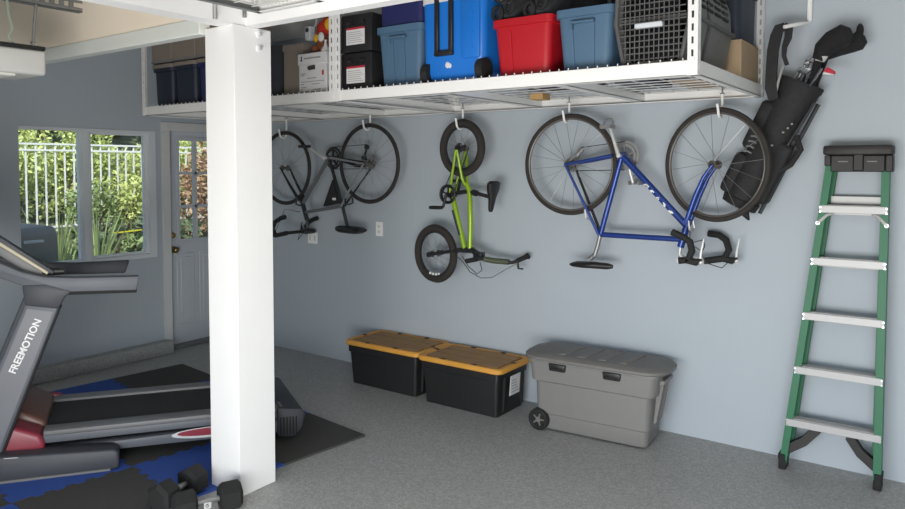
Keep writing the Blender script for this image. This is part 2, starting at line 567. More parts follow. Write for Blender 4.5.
def shrub(name, label, base, h, wdt, m, n, size, seed, cat='shrub', trunk=0.25, group=None):
    rnd = random.Random(seed)
    t = thing(name, label, cat, base, group)
    cs = []
    for k in range(6):
        cs.append(((base[0] + rnd.uniform(-0.3, 0.3) * wdt, base[1] + rnd.uniform(-0.42, 0.42) * wdt, base[2] + h * (trunk + (1 - trunk) * rnd.uniform(0.3, 0.75))),
                   (wdt * rnd.uniform(0.22, 0.34), wdt * rnd.uniform(0.25, 0.36), h * (1 - trunk) * rnd.uniform(0.24, 0.36))))
    leaf_cloud(cs, n, size, rnd).build('foliage', M[m], t)
    w = MB()
    for c, rad in cs:
        a = Vector(base) - Vector((0, 0, 0.05)); b = Vector(c)
        mid = a.lerp(b, 0.5) + Vector((rnd.uniform(-0.05, 0.05), rnd.uniform(-0.05, 0.05), 0.05))
        w.tube([a, mid, b], [0.03 * h / 1.5, 0.02 * h / 1.5, 0.008 * h / 1.5], 6)
    w.build('stem', M['bark'], t)
    return t

G1 = 'sunlit shrubs on the bank beyond the fence'
hz = [(-5.2, -0.9, 'leafA'), (-5.1, 0.0, 'leafA'), (-5.3, 0.9, 'leafA'), (-5.2, 1.7, 'leafA'), (-5.4, 2.5, 'leafA'), (-5.2, 3.4, 'leafA')]
for k, (x, y, m) in enumerate(hz):
    shrub('garden_shrub', 'sunlit yellow-green shrub on the bank beyond the white picket fence', (x, y, 0.8), 1.25 + 0.2 * (k % 3), 1.2, m, 3200, 0.042, 20 + k, trunk=0.0, group=G1)
G2 = 'taller bushes up the bank'
for k, (x, y, m) in enumerate([(-7.4, 0.2, 'leafC'), (-7.2, 1.6, 'leafB'), (-7.4, 3.0, 'leafC'), (-7.2, 4.4, 'leafB'), (-7.4, 5.8, 'leafC')]):
    shrub('garden_tree', 'taller bushy tree high on the bank behind the yellow-green shrubs', (x, y, 2.1), 2.6 + 0.4 * (k % 2), 1.9, m, 3000, 0.08, 40 + k, cat='tree', trunk=0.05, group=G2)
G3 = 'low shaded plants under the window'
for k, (x, y) in enumerate([(-2.5, -0.75), (-2.7, 0.0), (-2.4, 0.55), (-2.8, 1.0), (-2.9, -1.3)]):
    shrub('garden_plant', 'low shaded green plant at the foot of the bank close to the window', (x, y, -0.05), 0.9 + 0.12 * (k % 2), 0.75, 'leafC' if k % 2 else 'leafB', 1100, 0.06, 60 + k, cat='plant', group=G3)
shrub('garden_tree', 'russet-leaved tree seen through the panes of the back door', (-3.0, 1.95, 0.1), 2.3, 1.15, 'leafR', 4200, 0.05, 81, cat='tree', trunk=0.1)
# covered box outside the window
G4 = 'pale green bushes in front of the fence'
for k, (x, y) in enumerate([(-3.55, 0.55), (-3.6, 1.1)]):
    shrub('garden_bush', 'pale loose bush growing in front of the white picket fence', (x, y, 0.65), 0.8 + 0.15 * k, 0.55, 'leafA' if k else 'leafB', 900, 0.04, 90 + k, trunk=0.0, cat='bush', group=G4)
rnd = random.Random(5)
for k, (x, y) in enumerate([(-1.9, -0.72), (-1.8, -0.35)]):
    t = thing('spiky_plant', ('tall spiky plant next to the covered garden box', 'tall spiky plant in the middle of the window view')[k], 'plant', (x, y, -0.05), 'spiky plants outside the window')
    w = MB()
    for q in range(26):
        a = rnd.uniform(0, 6.28); r_ = rnd.uniform(0.1, 0.42); hh = rnd.uniform(0.7, 1.35)
        p0 = V(x, y, -0.05); p1 = V(x + math.cos(a) * r_ * 0.4, y + math.sin(a) * r_ * 0.4, hh * 0.65); p2 = V(x + math.cos(a) * r_, y + math.sin(a) * r_, hh)
        w.tube([p0, p1, p2], [0.012, 0.014, 0.002], 5)
    w.build('blades', M['leafB'], t)
b = thing('garden_box', 'grey covered garden box standing outside against the window', 'box', (-1.0, -1.42, -0.05))
MB().prism([(-1.35, -1.95, -0.05), (-0.65, -1.95, -0.05), (-0.68, -1.95, 1.06), (-0.75, -1.95, 1.13), (-1.25, -1.95, 1.13), (-1.32, -1.95, 1.06)], (0, 0.66, 0), 0.02).build('cover', M['canvas'], b)
MB().box((-0.674, -1.58, 1.00), (-0.655, -1.42, 1.025), 0.005, 1).build('handle', M['trim'], b)
b = thing('lit_leaf_strip', 'bright yellow bench standing in for a yellow-lit leaf among the plants outside the window', 'streak', (-2.2, 0.22, -0.05))  # board on legs stands in for a leaf lit yellow
w = MB(); w.prism([(-2.25, 0.07, 0.875), (-2.16, 0.07, 0.885), (-2.16, 0.07, 0.9), (-2.25, 0.07, 0.89)], (0, 0.31, 0.012)); w.build('leaf_board', M['yellow'], b)
for y in (0.1, 0.34):
    w = MB(); w.box((-2.215, y, -0.05), (-2.195, y + 0.02, 0.885)); w.build('leg', M['bark'], b)

# ------------------------------------------------------------------ overhead storage racks
def perforated(mb, x0, y0, z0, z1, along, wd, t=0.003, pitch=0.055):
    """one flange of a slotted angle: upright strip starting at (x0,y0); along = unit (x,y) it widens in"""
    ax, ay = along
    nx, ny = abs(ay), abs(ax)
    def strip(a0, a1, za, zb):
        p = (x0 + ax * a0, y0 + ay * a0); q = (x0 + ax * a1, y0 + ay * a1)
        mb.box((min(p[0], q[0]) - nx * t / 2, min(p[1], q[1]) - ny * t / 2, za), (max(p[0], q[0]) + nx * t / 2, max(p[1], q[1]) + ny * t / 2, zb))
    strip(0, wd * 0.38, z0, z1)
    strip(wd * 0.62, wd, z0, z1)
    z = z0
    while z < z1:
        strip(wd * 0.38, wd * 0.62, z, min(z + pitch * 0.45, z1))
        z += pitch

DECK = 2.112
def rack(x0, x1, label, group):
    y0, y1 = -1.24, -0.015
    zb, zt = 2.045, 2.112
    t = thing('overhead_storage_rack', label, 'storage rack', ((x0 + x1) / 2, (y0 + y1) / 2, zb), group)
    th = 0.006
    w = MB(); w.box((x0, y0, zb), (x1, y0 + th, zt), 0.002, 1).box((x0, y0, zb), (x1, y0 + 0.035, zb + th), 0.002, 1); w.build('front_beam', M['rack'], t)
    w = MB(); w.box((x0, y1 - th, zb), (x1, y1, zt), 0.002, 1).box((x0, y1 - 0.05, zb), (x1, y1, zb + th), 0.002, 1); w.build('rear_beam', M['rack'], t)
    for x, s in ((x0, 1), (x1, -1)):
        w = MB(); w.box((min(x, x + s * th), y0 + th, zb), (max(x, x + s * th), y1 - th, zt), 0.002, 1)
        w.box((min(x, x + s * 0.035), y0 + th, zb), (max(x, x + s * 0.035), y1 - th, zb + th)); w.build('side_beam', M['rack'], t)
    for k in (1, 2):
        x = x0 + (x1 - x0) * k / 3
        w = MB(); w.box((x - 0.028, y0 + 0.01, zb + 0.012), (x + 0.028, y1 - 0.01, zb + 0.016)).box((x - 0.028, y0 + 0.01, zb + 0.012), (x - 0.024, y1 - 0.01, DECK - 0.012)).box((x + 0.024, y0 + 0.01, zb + 0.012), (x + 0.028, y1 - 0.01, DECK - 0.012))
        w.build('cross_bar', M['rack'], t)
    w = MB()
    nx = int((x1 - x0) / 0.05); nyy = int((y1 - y0) / 0.115)
    for k in range(nx + 1):
        x = x0 + 0.012 + (x1 - x0 - 0.024) * k / nx
        w.cyl((x, y0 - 0.004, DECK - 0.004), (x, y1 if k % 3 == 0 else y0 + 0.03, DECK - 0.004), 0.0032, n=6)
        w.cyl((x, y0 - 0.004, DECK - 0.004), (x, y0 - 0.004, zt + 0.009), 0.0032, n=6)
    for k in range(nyy + 1):
        y = y0 + 0.012 + (y1 - y0 - 0.02) * k / nyy
        w.cyl((x0, y, DECK - 0.009), (x1, y, DECK - 0.009), 0.0025, n=6)
    w.build('wire_deck', M['rackwire'], t)
    for x, s in ((x0, 1), (x1, -1)):
        for y, q in ((y0 - 0.003, 1), (y1 + 0.002, -1)):
            w = MB()
            perforated(w, x, y, zb, RH, (s, 0), 0.042)
            perforated(w, x, y, zb, RH, (0, q), 0.042)
            w.build('upright', M['rack'], t)
    return t
rack(0.60, 2.672, 'white overhead rack holding the dark bins and white file box, over the grey bike', 'white overhead storage racks along the bike wall')
rack(2.68, 4.84, 'white overhead rack holding the bright blue cooler and red tote, over the blue bike', 'white overhead storage racks along the bike wall')
w = MB(); w.box((3.60, -0.50, 2.062), (3.69, -0.40, 2.1), 0.003, 1)
solo('wood_block', w, M['wood'], 'small pale wood block tucked under the rack deck over the blue bike', 'block')

# the narrow hanging shelf by the post
t = thing('hanging_wire_shelf', 'narrow white wire shelf hung next to the beam over the post', 'wire shelf', (3.28, -3.1, 2.36))
hx0, hx1, hy0, hy1, hz = 3.06, 3.49, -4.6, -2.12, 2.372
for x in (hx0, hx1 - 0.03):
    MB().box((x, hy0, hz), (x + 0.03, hy1, hz + 0.004), 0.001, 1).box((x, hy0, hz), (x + 0.004, hy1, hz + 0.04), 0.001, 1).build('side_rail', M['galv'] if x == hx0 else M['rack'], t)
MB().box((hx0, hy1 - 0.03, hz), (hx1, hy1, hz + 0.004)).box((hx0, hy1 - 0.004, hz), (hx1, hy1, hz + 0.035)).build('end_rail', M['rack'], t)
w = MB()
for k in range(16):
    x = hx0 + 0.02 + k * 0.026
    w.cyl((x, hy0, hz + 0.03), (x, hy1 + 0.006, hz + 0.03), 0.0028, n=6)
for k in range(25):
    y = hy0 + 0.03 + k * 0.1
    w.cyl((hx0, y, hz + 0.024), (hx1, y, hz + 0.024), 0.003, n=6)
w.build('wire_deck', M['rackwire'], t)
for x in (hx0 + 0.002, hx1 - 0.002):
    for y in (hy1 - 0.01, hy0 + 0.1):
        w = MB(); perforated(w, x, y, hz, RH, (0, -1), 0.04); w.build('upright', M['galv'], t)
# dark box lying on it (only its base shows through the wires)
w = MB(); w.box((3.10, -3.4, hz + 0.034), (3.42, -2.35, hz + 0.25), 0.01)
solo('storage_box', w, M['crate'], 'grey box lying on the narrow hanging wire shelf', 'box')

# ------------------------------------------------------------------ totes and boxes on the racks
ZS = DECK + 0.001
def tote(name, label, cat, x0, x1, y0, y1, z0, h, m, taper=0.03, rim=0.012, ribs=(), lid=None, open_top=True, group=None, handle=True, latch=False):
    cx, cy = (x0 + x1) / 2, (y0 + y1) / 2
    wd, dp = x1 - x0, y1 - y0
    t = thing(name, label, cat, (cx, cy, z0), group)
    rr = 0.035
    rings = [rrect(cx, cy, wd - 2 * taper, dp - 2 * taper, rr, z0), rrect(cx, cy, wd - rim * 2, dp - rim * 2, rr, z0 + h - 0.045)]
    rings += [rrect(cx, cy, wd - rim * 2, dp - rim * 2, rr, z0 + h - 0.04), rrect(cx, cy, wd, dp, rr, z0 + h - 0.038), rrect(cx, cy, wd, dp, rr, z0 + h)]
    if open_top and lid is None:
        rings += [rrect(cx, cy, wd - 0.03, dp - 0.03, rr, z0 + h), rrect(cx, cy, wd - 2 * taper - 0.03, dp - 2 * taper - 0.03, rr, z0 + 0.02)]
    MB().loft(rings).build('body', m, t)
    if ribs:
        w = MB()
        for u in ribs:
            xb = x0 + taper + (wd - 2 * taper) * u
            xt = x0 + rim + (wd - 2 * rim) * u
            w.prism([(xb - 0.006, y0 + taper - 0.006, z0 + 0.015), (xb + 0.006, y0 + taper - 0.006, z0 + 0.015), (xt + 0.006, y0 + rim - 0.006, z0 + h - 0.06), (xt - 0.006, y0 + rim - 0.006, z0 + h - 0.06)], (0, 0.012, 0))
        w.build('rib', m, t)
    if handle:
        w = MB()
        w.box((cx - 0.06, y0 - 0.014, z0 + h - 0.075), (cx + 0.06, y0 + 0.012, z0 + h - 0.062), 0.003, 1)
        w.box((cx - 0.062, y0 - 0.010, z0 + h - 0.10), (cx - 0.054, y0 + 0.014, z0 + h - 0.062), 0.002, 1)
        w.build('handle', m, t)
    if lid is not None:
        lz = z0 + h
        MB().loft([rrect(cx, cy, wd + 0.012, dp + 0.012, rr, lz - 0.012), rrect(cx, cy, wd + 0.012, dp + 0.012, rr, lz + 0.014), rrect(cx, cy, wd - 0.02, dp - 0.02, rr, lz + 0.026)]).build('lid', lid, t)
    return t

def at_front(y, x0, x1):
    return x0, x1
# dark bins with tan boxes on top, far end of the rack
G = 'dark bins at the far end of the rack'
spots = [(0.60, 0.86, 'first dark navy bin from the window wall on the overhead rack', 'darknavy'),
         (0.875, 1.15, 'second dark navy bin from the window wall on the overhead rack', 'darknavy'),
         (1.17, 1.50, 'bluer navy bin on the overhead rack seen just beside the white post', 'navytote')]
for x0, x1, lb, m in spots:
    tote('storage_bin', lb, 'bin', x0, x1, -1.16, -0.70, ZS, 0.31, M[m], taper=0.02, lid=M['taupe'], group=G, handle=False)
spots = [(0.60, 0.86, 'first tan box from the window wall, standing on a dark navy bin'),
         (0.875, 1.16, 'second tan box from the window wall, standing on a dark navy bin'),
         (1.172, 1.50, 'tan box standing on the bluer navy bin beside the white post')]
for x0, x1, lb in spots:
    b = thing('cardboard_box', lb, 'box', ((x0 + x1) / 2, -0.93, ZS + 0.338), 'tan boxes on top of the dark bins')
    MB().box((x0, -1.16, ZS + 0.338), (x1, -0.72, ZS + 0.60), 0.006, 1).build('body', M['taupe'], b)
    MB().box((x0 - 0.003, -1.163, ZS + 0.338), (x1 + 0.003, -0.717, ZS + 0.358), 0.004, 1).build('rim', M['greybin'], b)

# dark shape standing in for the darkness of the gap, tall tan box, white file box
w = MB().loft([rrect(1.92, -0.98, 0.24, 0.3, 0.05, ZS), rrect(1.93, -0.98, 0.22, 0.3, 0.06, ZS + 0.25), rrect(1.95, -0.98, 0.16, 0.24, 0.06, ZS + 0.36)])
solo('bag_or_dark_gap', w, M['dark'], 'dark shape standing in for the darkness between the post and the tall tan box on the rack', 'bag')
b = thing('cardboard_box', 'tall plain tan box on the rack next to the white file box', 'box', (2.20, -0.95, ZS))
MB().box((2.075, -1.12, ZS), (2.262, -0.72, ZS + 0.335), 0.012).build('body', M['taupe'], b)
MB().box((2.07, -1.125, ZS + 0.30), (2.266, -0.715, ZS + 0.345), 0.008).build('lid', M['taupe'], b)
fx0, fx1, fy = 2.275, 2.535, -1.17
b = thing('file_box', 'white printed card file box with a hand hole, beside the rack upright', 'box', ((fx0 + fx1) / 2, fy + 0.19, ZS))
MB().box((fx0 + 0.006, fy, ZS), (fx1 - 0.006, fy + 0.38, ZS + 0.20), 0.004, 1).build('body', M['paper'], b)
MB().box((fx0, fy - 0.006, ZS + 0.185), (fx1, fy + 0.386, ZS + 0.26), 0.005, 1).build('lid', M['paper'], b)
w = MB(); w.tube([(2.375, fy - 0.001, ZS + 0.165), (2.43, fy - 0.001, ZS + 0.168)], 0.014, 12)
w.build('hand_hole', M['ink'], b)
w = MB()
w.prism([(2.302, fy - 0.008, ZS + 0.212), (2.322, fy - 0.008, ZS + 0.212), (2.312, fy - 0.008, ZS + 0.236)], (0, 0.003, 0))
w.box((2.307, fy - 0.008, ZS + 0.23), (2.317, fy - 0.005, ZS + 0.241))
w.build('printed_mark', M['ink'], b)
w = MB()
for (a, c, z, hh) in ((2.335, 2.485, 0.222, 0.009), (2.30, 2.345, 0.128, 0.006), (2.30, 2.33, 0.118, 0.005), (2.36, 2.44, 0.098, 0.006), (2.30, 2.51, 0.078, 0.004), (2.30, 2.33, 0.062, 0.005),
                      (2.40, 2.47, 0.060, 0.005), (2.30, 2.35, 0.042, 0.005), (2.30, 2.32, 0.03, 0.005), (2.41, 2.48, 0.026, 0.005), (2.30, 2.50, 0.010, 0.008)):
    if z > 0.185:
        q_ = MB(); q_.box((a, fy - 0.008, ZS + z), (c, fy - 0.005, ZS + z + hh)); q_.build('printed_heading', M['faint'], b)
        continue
    w.box((a, fy - 0.002, ZS + z), (c, fy + 0.001, ZS + z + hh))
w.build('printed_lines', M['faint'], b)
w = MB(); w.box((2.492, fy - 0.002, ZS + 0.115), (2.508, fy + 0.001, ZS + 0.145))
w.build('printed_seal', M['redink'], b)

# plush toy on the white box
px, pz = 2.43, ZS + 0.262
p = thing('plush_toy', 'red, yellow and brown plush toy sitting on the white file box', 'soft toy', (px, fy + 0.1, pz))
w = MB(); w.ball((px - 0.02, fy + 0.10, pz + 0.07), (0.06, 0.05, 0.07)); w.ball((px - 0.055, fy + 0.07, pz + 0.03), (0.03, 0.04, 0.03)); w.ball((px + 0.02, fy + 0.07, pz + 0.03), (0.03, 0.04, 0.03)); w.build('body', M['plushbrown'], p)
w = MB(); w.ball((px, fy + 0.09, pz + 0.165), (0.055, 0.05, 0.05)); w.build('head', M['plushred'], p)
w = MB(); w.ball((px - 0.045, fy + 0.1, pz + 0.14), (0.035, 0.03, 0.045)); w.ball((px + 0.03, fy + 0.085, pz + 0.20), (0.04, 0.035, 0.03)); w.build('hat', M['plushred'], p)
w = MB(); w.ball((px + 0.052, fy + 0.075, pz + 0.18), (0.032, 0.03, 0.042)); w.build('tuft', M['plushyellow'], p); w = MB(); w.ball((px - 0.05, fy + 0.07, pz + 0.10), (0.022, 0.03, 0.03)); w.build('tuft', M['plushyellow'], p)
w = MB(); w.ball((px + 0.012, fy + 0.042, pz + 0.10), (0.026, 0.015, 0.032)); w.build('belly', M['paper'], p)
w = MB(); w.lathe([(0.028, 0), (0.03, 0.012), (0.012, 0.04), (0.006, 0.07), (0.012, 0.075)], (px + 0.055, fy + 0.04, pz), 16)
solo('small_ornament', w, M['paper'], 'small white ornament standing on the file box in front of the plush toy', 'ornament')
# lantern hanging at the back under the beam
t = thing('work_lantern', 'small white lantern hanging over the tall tan box on the rack', 'lantern', (2.2, -0.95, 2.49))
MB().box((2.175, -1.02, 2.49), (2.225, -0.97, 2.585), 0.006, 1).build('lantern_body', M['vinyl'], t)
MB().cyl((2.2, -1.024, 2.56), (2.2, -1.018, 2.56), 0.015).build('lantern_lens', M['ink'], t)
MB().tube([(2.215, -0.995, 2.585), (2.235, -0.995, 2.575), (2.26, -0.995, 2.60), (2.262, -0.995, 2.70), (2.262, -0.995, RH)], 0.004, 8).build('hook', M['vinyl'], t)

# two black labelled boxes
G = 'black labelled boxes stacked beside the rack upright'
for k, (z, lb) in enumerate(((ZS, 'lower of two stacked black boxes with a white red-striped label'), (ZS + 0.232, 'upper of two stacked black boxes with a white red-striped label'))):
    x0, x1, y = 2.645, 2.90, -1.16
    b = thing('storage_box', lb, 'box', ((x0 + x1) / 2, y + 0.2, z), G)
    MB().box((x0, y, z), (x1, y + 0.4, z + 0.228), 0.012).build('body', M['black'], b)
    MB().box((x0 + 0.05, y - 0.002, z + 0.045), (x1 - 0.055, y + 0.001, z + 0.135)).build('label_card', M['paper'], b)
    MB().box((x0 + 0.05, y - 0.003, z + 0.135), (x1 - 0.055, y + 0.001, z + 0.147)).build('label_stripe', M['redink'], b)
    w = MB()
    for q in range(6):
        w.box((x0 + 0.06, y - 0.0035, z + 0.057 + q * 0.012), (x1 - 0.065 - 0.012 * (q % 3), y - 0.0015, z + 0.060 + q * 0.012))
    w.build('label_print', M['faint'], b)
    for q in (0.085, 0.185):
        MB().tube([(x0 + q - 0.018, y - 0.004, z + 0.178), (x0 + q + 0.018, y - 0.004, z + 0.178)], 0.014, 10).build('grip', M['rubber'], b)

tote('storage_tote', 'slate blue plastic tote under the navy tote, beside the bright blue cooler', 'tote', 2.925, 3.275, -1.16, -0.68, ZS, 0.355, M['bluetote'], ribs=(0.35, 0.62), handle=True)
tote('storage_tote', 'navy blue tote stacked on a slate blue one beside the bright blue cooler', 'tote', 2.93, 3.275, -1.15, -0.70, ZS + 0.358, 0.26, M['navytote'], taper=0.012, handle=False)

# bright blue wheeled cooler
cx0, cx1, cy0, cy1 = 3.29, 3.70, -1.17, -0.72
c = thing('wheeled_cooler', 'bright blue wheeled cooler with a black telescoping handle', 'cooler', ((cx0 + cx1) / 2, -0.95, ZS))
MB().loft([rrect(3.495, -0.945, 0.37, 0.42, 0.04, ZS + 0.02), rrect(3.495, -0.945, 0.405, 0.45, 0.045, ZS + 0.06), rrect(3.495, -0.945, 0.42, 0.46, 0.045, ZS + 0.44)]).build('body', M['cooler'], c)
MB().loft([rrect(3.495, -0.945, 0.43, 0.47, 0.045, ZS + 0.44), rrect(3.495, -0.945, 0.43, 0.47, 0.045, ZS + 0.49), rrect(3.495, -0.945, 0.38, 0.42, 0.045, ZS + 0.52)]).build('lid', M['paper'], c)
MB().box((3.555, -1.181, ZS + 0.12), (3.68, -1.165, ZS + 0.43), 0.008).build('raised_panel', M['cooler'], c)
w = MB()
for x in (3.402, 3.497):
    w.box((x - 0.013, -1.195, ZS + 0.16), (x + 0.013, -1.172, ZS + 0.56), 0.004, 1)
w.box((3.388, -1.2, ZS + 0.145), (3.511, -1.17, ZS + 0.172), 0.006, 1)
w.build('pull_handle', M['black'], c)
for x in (3.30, 3.665):
    w = MB(); w.cyl((x, -1.15, ZS + 0.058), (x + 0.045, -1.15, ZS + 0.058), 0.057, n=24); w.ring((x + 0.022, -1.15, ZS + 0.058), (1, 0, 0), 0.05, 0.008)
    w.build('wheel', M['rubber'], c)
w = MB(); w.ball((3.465, -1.17, ZS + 0.095), (0.016, 0.003, 0.018)); w.ball((3.482, -1.17, ZS + 0.09), (0.01, 0.003, 0.014))
w.build('emblem', M['paper'], c)
w = MB()
for k in range(6):
    w.box((3.625 - 0.001 * k, -1.184, ZS + 0.17 + k * 0.036), (3.638, -1.180, ZS + 0.188 + k * 0.036), 0.001, 1)
w.build('moulded_marks', M['cooler'], c)

tote('storage_tote', 'open red plastic tote on the overhead rack', 'tote', 3.745, 4.10, -1.17, -0.72, ZS, 0.30, M['redtote'], ribs=(0.3,), handle=False)
# dark shoes / skates heaped in and behind the red tote
for k, (x, lb) in enumerate(((3.80, 'dark roller skate lying over the red tote next to the blue cooler'), (3.99, 'dark roller skate lying over the middle of the red tote'))):
    s = thing('roller_skate', lb, 'skate', (x, -0.95, ZS + 0.3), 'dark skates on the red tote')
    w = MB(); w.loft([rrect(x, -0.98, 0.13, 0.30, 0.05, ZS + 0.29), rrect(x, -0.98, 0.14, 0.31, 0.06, ZS + 0.36), rrect(x + 0.01, -0.90, 0.12, 0.16, 0.05, ZS + 0.44), rrect(x + 0.02, -0.88, 0.12, 0.15, 0.05, ZS + 0.55)])
    w.build('boot', M['dark'], s)
    for q in range(2):
        w = MB(); w.ring((x - 0.03 + q * 0.07, -1.145, ZS + 0.34 + 0.03 * q), (0.3, 1, 0.1), 0.034, 0.011, 24)
        w.build('wheel', M['rubber'], s)
    w = MB(); w.tube([(x - 0.05, -1.13, ZS + 0.42), (x, -1.15, ZS + 0.39), (x + 0.06, -1.12, ZS + 0.43)], 0.012, 8); w.build('strap', M['black'], s)
w = MB().loft([rrect(3.87, -0.53, 0.46, 0.28, 0.1, ZS), rrect(3.87, -0.53, 0.5, 0.30, 0.12, ZS + 0.3), rrect(3.87, -0.53, 0.42, 0.28, 0.12, ZS + 0.6)])
solo('bag_or_dark_gap', w, M['dark'], 'large dark soft bag behind the red tote on the rack', 'bag')
tote('storage_tote', 'slate blue plastic tote between the red tote and the pet carrier', 'tote', 4.115, 4.425, -1.17, -0.72, ZS, 0.305, M['bluetote'], ribs=(0.27, 0.68))
tote('storage_tote', 'dark navy tote at the back of the rack behind the slate blue tote', 'tote', 4.16, 4.425, -0.65, -0.18, ZS, 0.55, M['darknavy'], handle=False)

# pet carrier
kx, kw, ky0, ky1 = 4.612, 0.315, -1.165, -0.44
k_ = thing('pet_carrier', 'grey plastic pet carrier with a wire door, at the end of the rack', 'pet carrier', (kx, (ky0 + ky1) / 2, ZS))
def kring(y, sc=1.0, lift=0.0):
    prof = [(-0.115, 0.0), (0.115, 0.0), (0.135, 0.02), (0.172, 0.20), (0.165, 0.33), (0.13, 0.43), (0.09, 0.455), (-0.09, 0.455), (-0.13, 0.43), (-0.165, 0.33), (-0.172, 0.20), (-0.135, 0.02)]
    return [(kx + x * sc, y, ZS + (z - 0.22) * sc + 0.22 + lift) for x, z in prof]
w = MB(); w.loft([kring(ky0 + 0.03, 0.9), kring(ky0, 0.96), kring(ky0, 1.0), kring(ky0 + 0.05, 1.0), kring(ky1 - 0.05, 1.0), kring(ky1, 0.9)], cap0=False)
w.build('shell', M['crate'], k_)
w = MB()
w.ring((kx, ky0 - 0.004, ZS + 0.225), (0, 1, 0), 0.1, 0.001, 8)
w.bm.free(); w = MB()
fr = kring(ky0 - 0.004, 1.0)
w.tube(fr, 0.011, 8, closed=True)
w.build('door_rim', M['crate2'], k_)
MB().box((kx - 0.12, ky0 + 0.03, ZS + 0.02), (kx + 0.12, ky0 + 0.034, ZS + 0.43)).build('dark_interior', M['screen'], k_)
w = MB()
for q in range(15):
    z = ZS + 0.03 + q * 0.028
    hw = 0.125 + 0.03 * math.sin(min(1, (z - ZS) / 0.4) * math.pi)
    w.cyl((kx - hw, ky0 - 0.004, z), (kx + hw, ky0 - 0.004, z), 0.0032, n=6)
for q in range(12):
    x = kx - 0.125 + q * 0.0227
    w.cyl((x, ky0 - 0.008, ZS + 0.02), (x, ky0 - 0.008, ZS + 0.44), 0.003, n=6)
w.build('wire_door', M['wire'], k_)
w = MB(); w.box((kx - 0.075, ky0 - 0.03, ZS + 0.168), (kx + 0.055, ky0 - 0.008, ZS + 0.192), 0.005, 1)
w.build('door_handle', M['vinyl'], k_)
w = MB(); w.box((kx - 0.05, ky0 - 0.02, ZS + 0.006), (kx + 0.05, ky0 - 0.002, ZS + 0.018), 0.003, 1); w.build('sill_clip', M['railgrey'], k_)
w = MB()
w.loft([kring(-0.90, 1.02), kring(-0.86, 1.02)], cap0=False, cap1=False)
for zz in (0.20, 0.215):
    pass
w.box((kx - 0.185, ky0 + 0.02, ZS + 0.205), (kx + 0.185, ky1 - 0.02, ZS + 0.225), 0.004, 1)
w.build('flange', M['crate2'], k_)
for q in range(4):
    w = MB()
    q *= 1.75
    for r_ in range(4):
        y = ky0 + 0.12 + q * 0.075
        z = ZS + 0.27 + r_ * 0.032
        w.box((kx + 0.160 - r_ * 0.003, y, z), (kx + 0.176 - r_ * 0.004, y + 0.10, z + 0.014), 0.003, 1)
    w.build('side_vent', M['rubber'], k_)
w = MB(); w.box((kx - 0.19, ky0 + 0.005, ZS + 0.19), (kx - 0.165, ky0 + 0.05, ZS + 0.24), 0.006, 1); w.build('latch', M['railgrey'], k_)
# greenish board beside the carrier
w = MB(); w.box((4.789, -1.14, ZS), (4.82, -1.135, ZS + 0.33), 0.001, 1)
solo('card_sheet', w, M['sage'], 'pale green card sheet slipped between the pet carrier and the rack end', 'card')
# cardboard box and dark totes at the back of the end bay
b = thing('cardboard_box', 'brown cardboard box at the back of the rack next to the pet carrier', 'box', (4.64, -0.23, ZS))
MB().box((4.44, -0.43, ZS), (4.82, -0.055, ZS + 0.20), 0.004, 1).build('body', M['card'], b)
MB().box((4.455, -0.432, ZS + 0.196), (4.822, -0.054, ZS + 0.203), 0.002, 1).build('flap', M['card'], b)
tote('storage_tote', 'dark navy lidded tote standing on the brown cardboard box', 'tote', 4.43, 4.82, -0.43, -0.06, ZS + 0.204, 0.30, M['darknavy'], taper=0.015, lid=M['darknavy'], ribs=(0.3, 0.6), handle=False)

# ------------------------------------------------------------------ bicycles hanging by their wheels
def wheel(root, name, c, rad, tr, m_tyre, m_rim, nsp, seed=0, rim_w=0.012, hub_r=0.018, tilt=0.0):
    """rim with a tyre, spokes and a hub as sub-parts; the wheel lies in the wall's plane"""
    c = Vector(c)
    ax = Vector((math.sin(tilt), math.cos(tilt), 0))
    u = Vector((math.cos(tilt), -math.sin(tilt), 0))
    rr = rad - tr * 2
    w = MB(); w.ring(c, ax, rr, rim_w * 0.8, 64, 8, flat=0.9)
    rim = w.build(name, m_rim, root)
    w = MB(); w.ring(c, ax, rad - tr, tr, 72, 10); w.build('tyre', m_tyre, rim)
    w = MB()
    for k in range(nsp):
        t = 2 * math.pi * k / nsp + 0.1
        s = 1 if k % 2 else -1
        a = c + ax * 0.03 * s + (u * math.cos(t + 0.5 * (1 if (k // 2) % 2 else -1)) + V(0, 0, 1) * math.sin(t + 0.5 * (1 if (k // 2) % 2 else -1))) * hub_r
        b = c + (u * math.cos(t) + V(0, 0, 1) * math.sin(t)) * rr
        w.cyl(a, b, 0.0014, n=5)
    w.build('spokes', M['steel'], rim)
    w = MB(); w.cyl(c - ax * 0.045, c + ax * 0.045, hub_r * 0.7, n=14); w.cyl(c - ax * 0.034, c - ax * 0.028, hub_r * 1.4, n=16); w.cyl(c + ax * 0.028, c + ax * 0.034, hub_r * 1.4, n=16); w.cyl(c - ax * 0.065, c + ax * 0.065, 0.005, n=8)
    w.build('hub', M['rimgrey'], rim)
    return rim

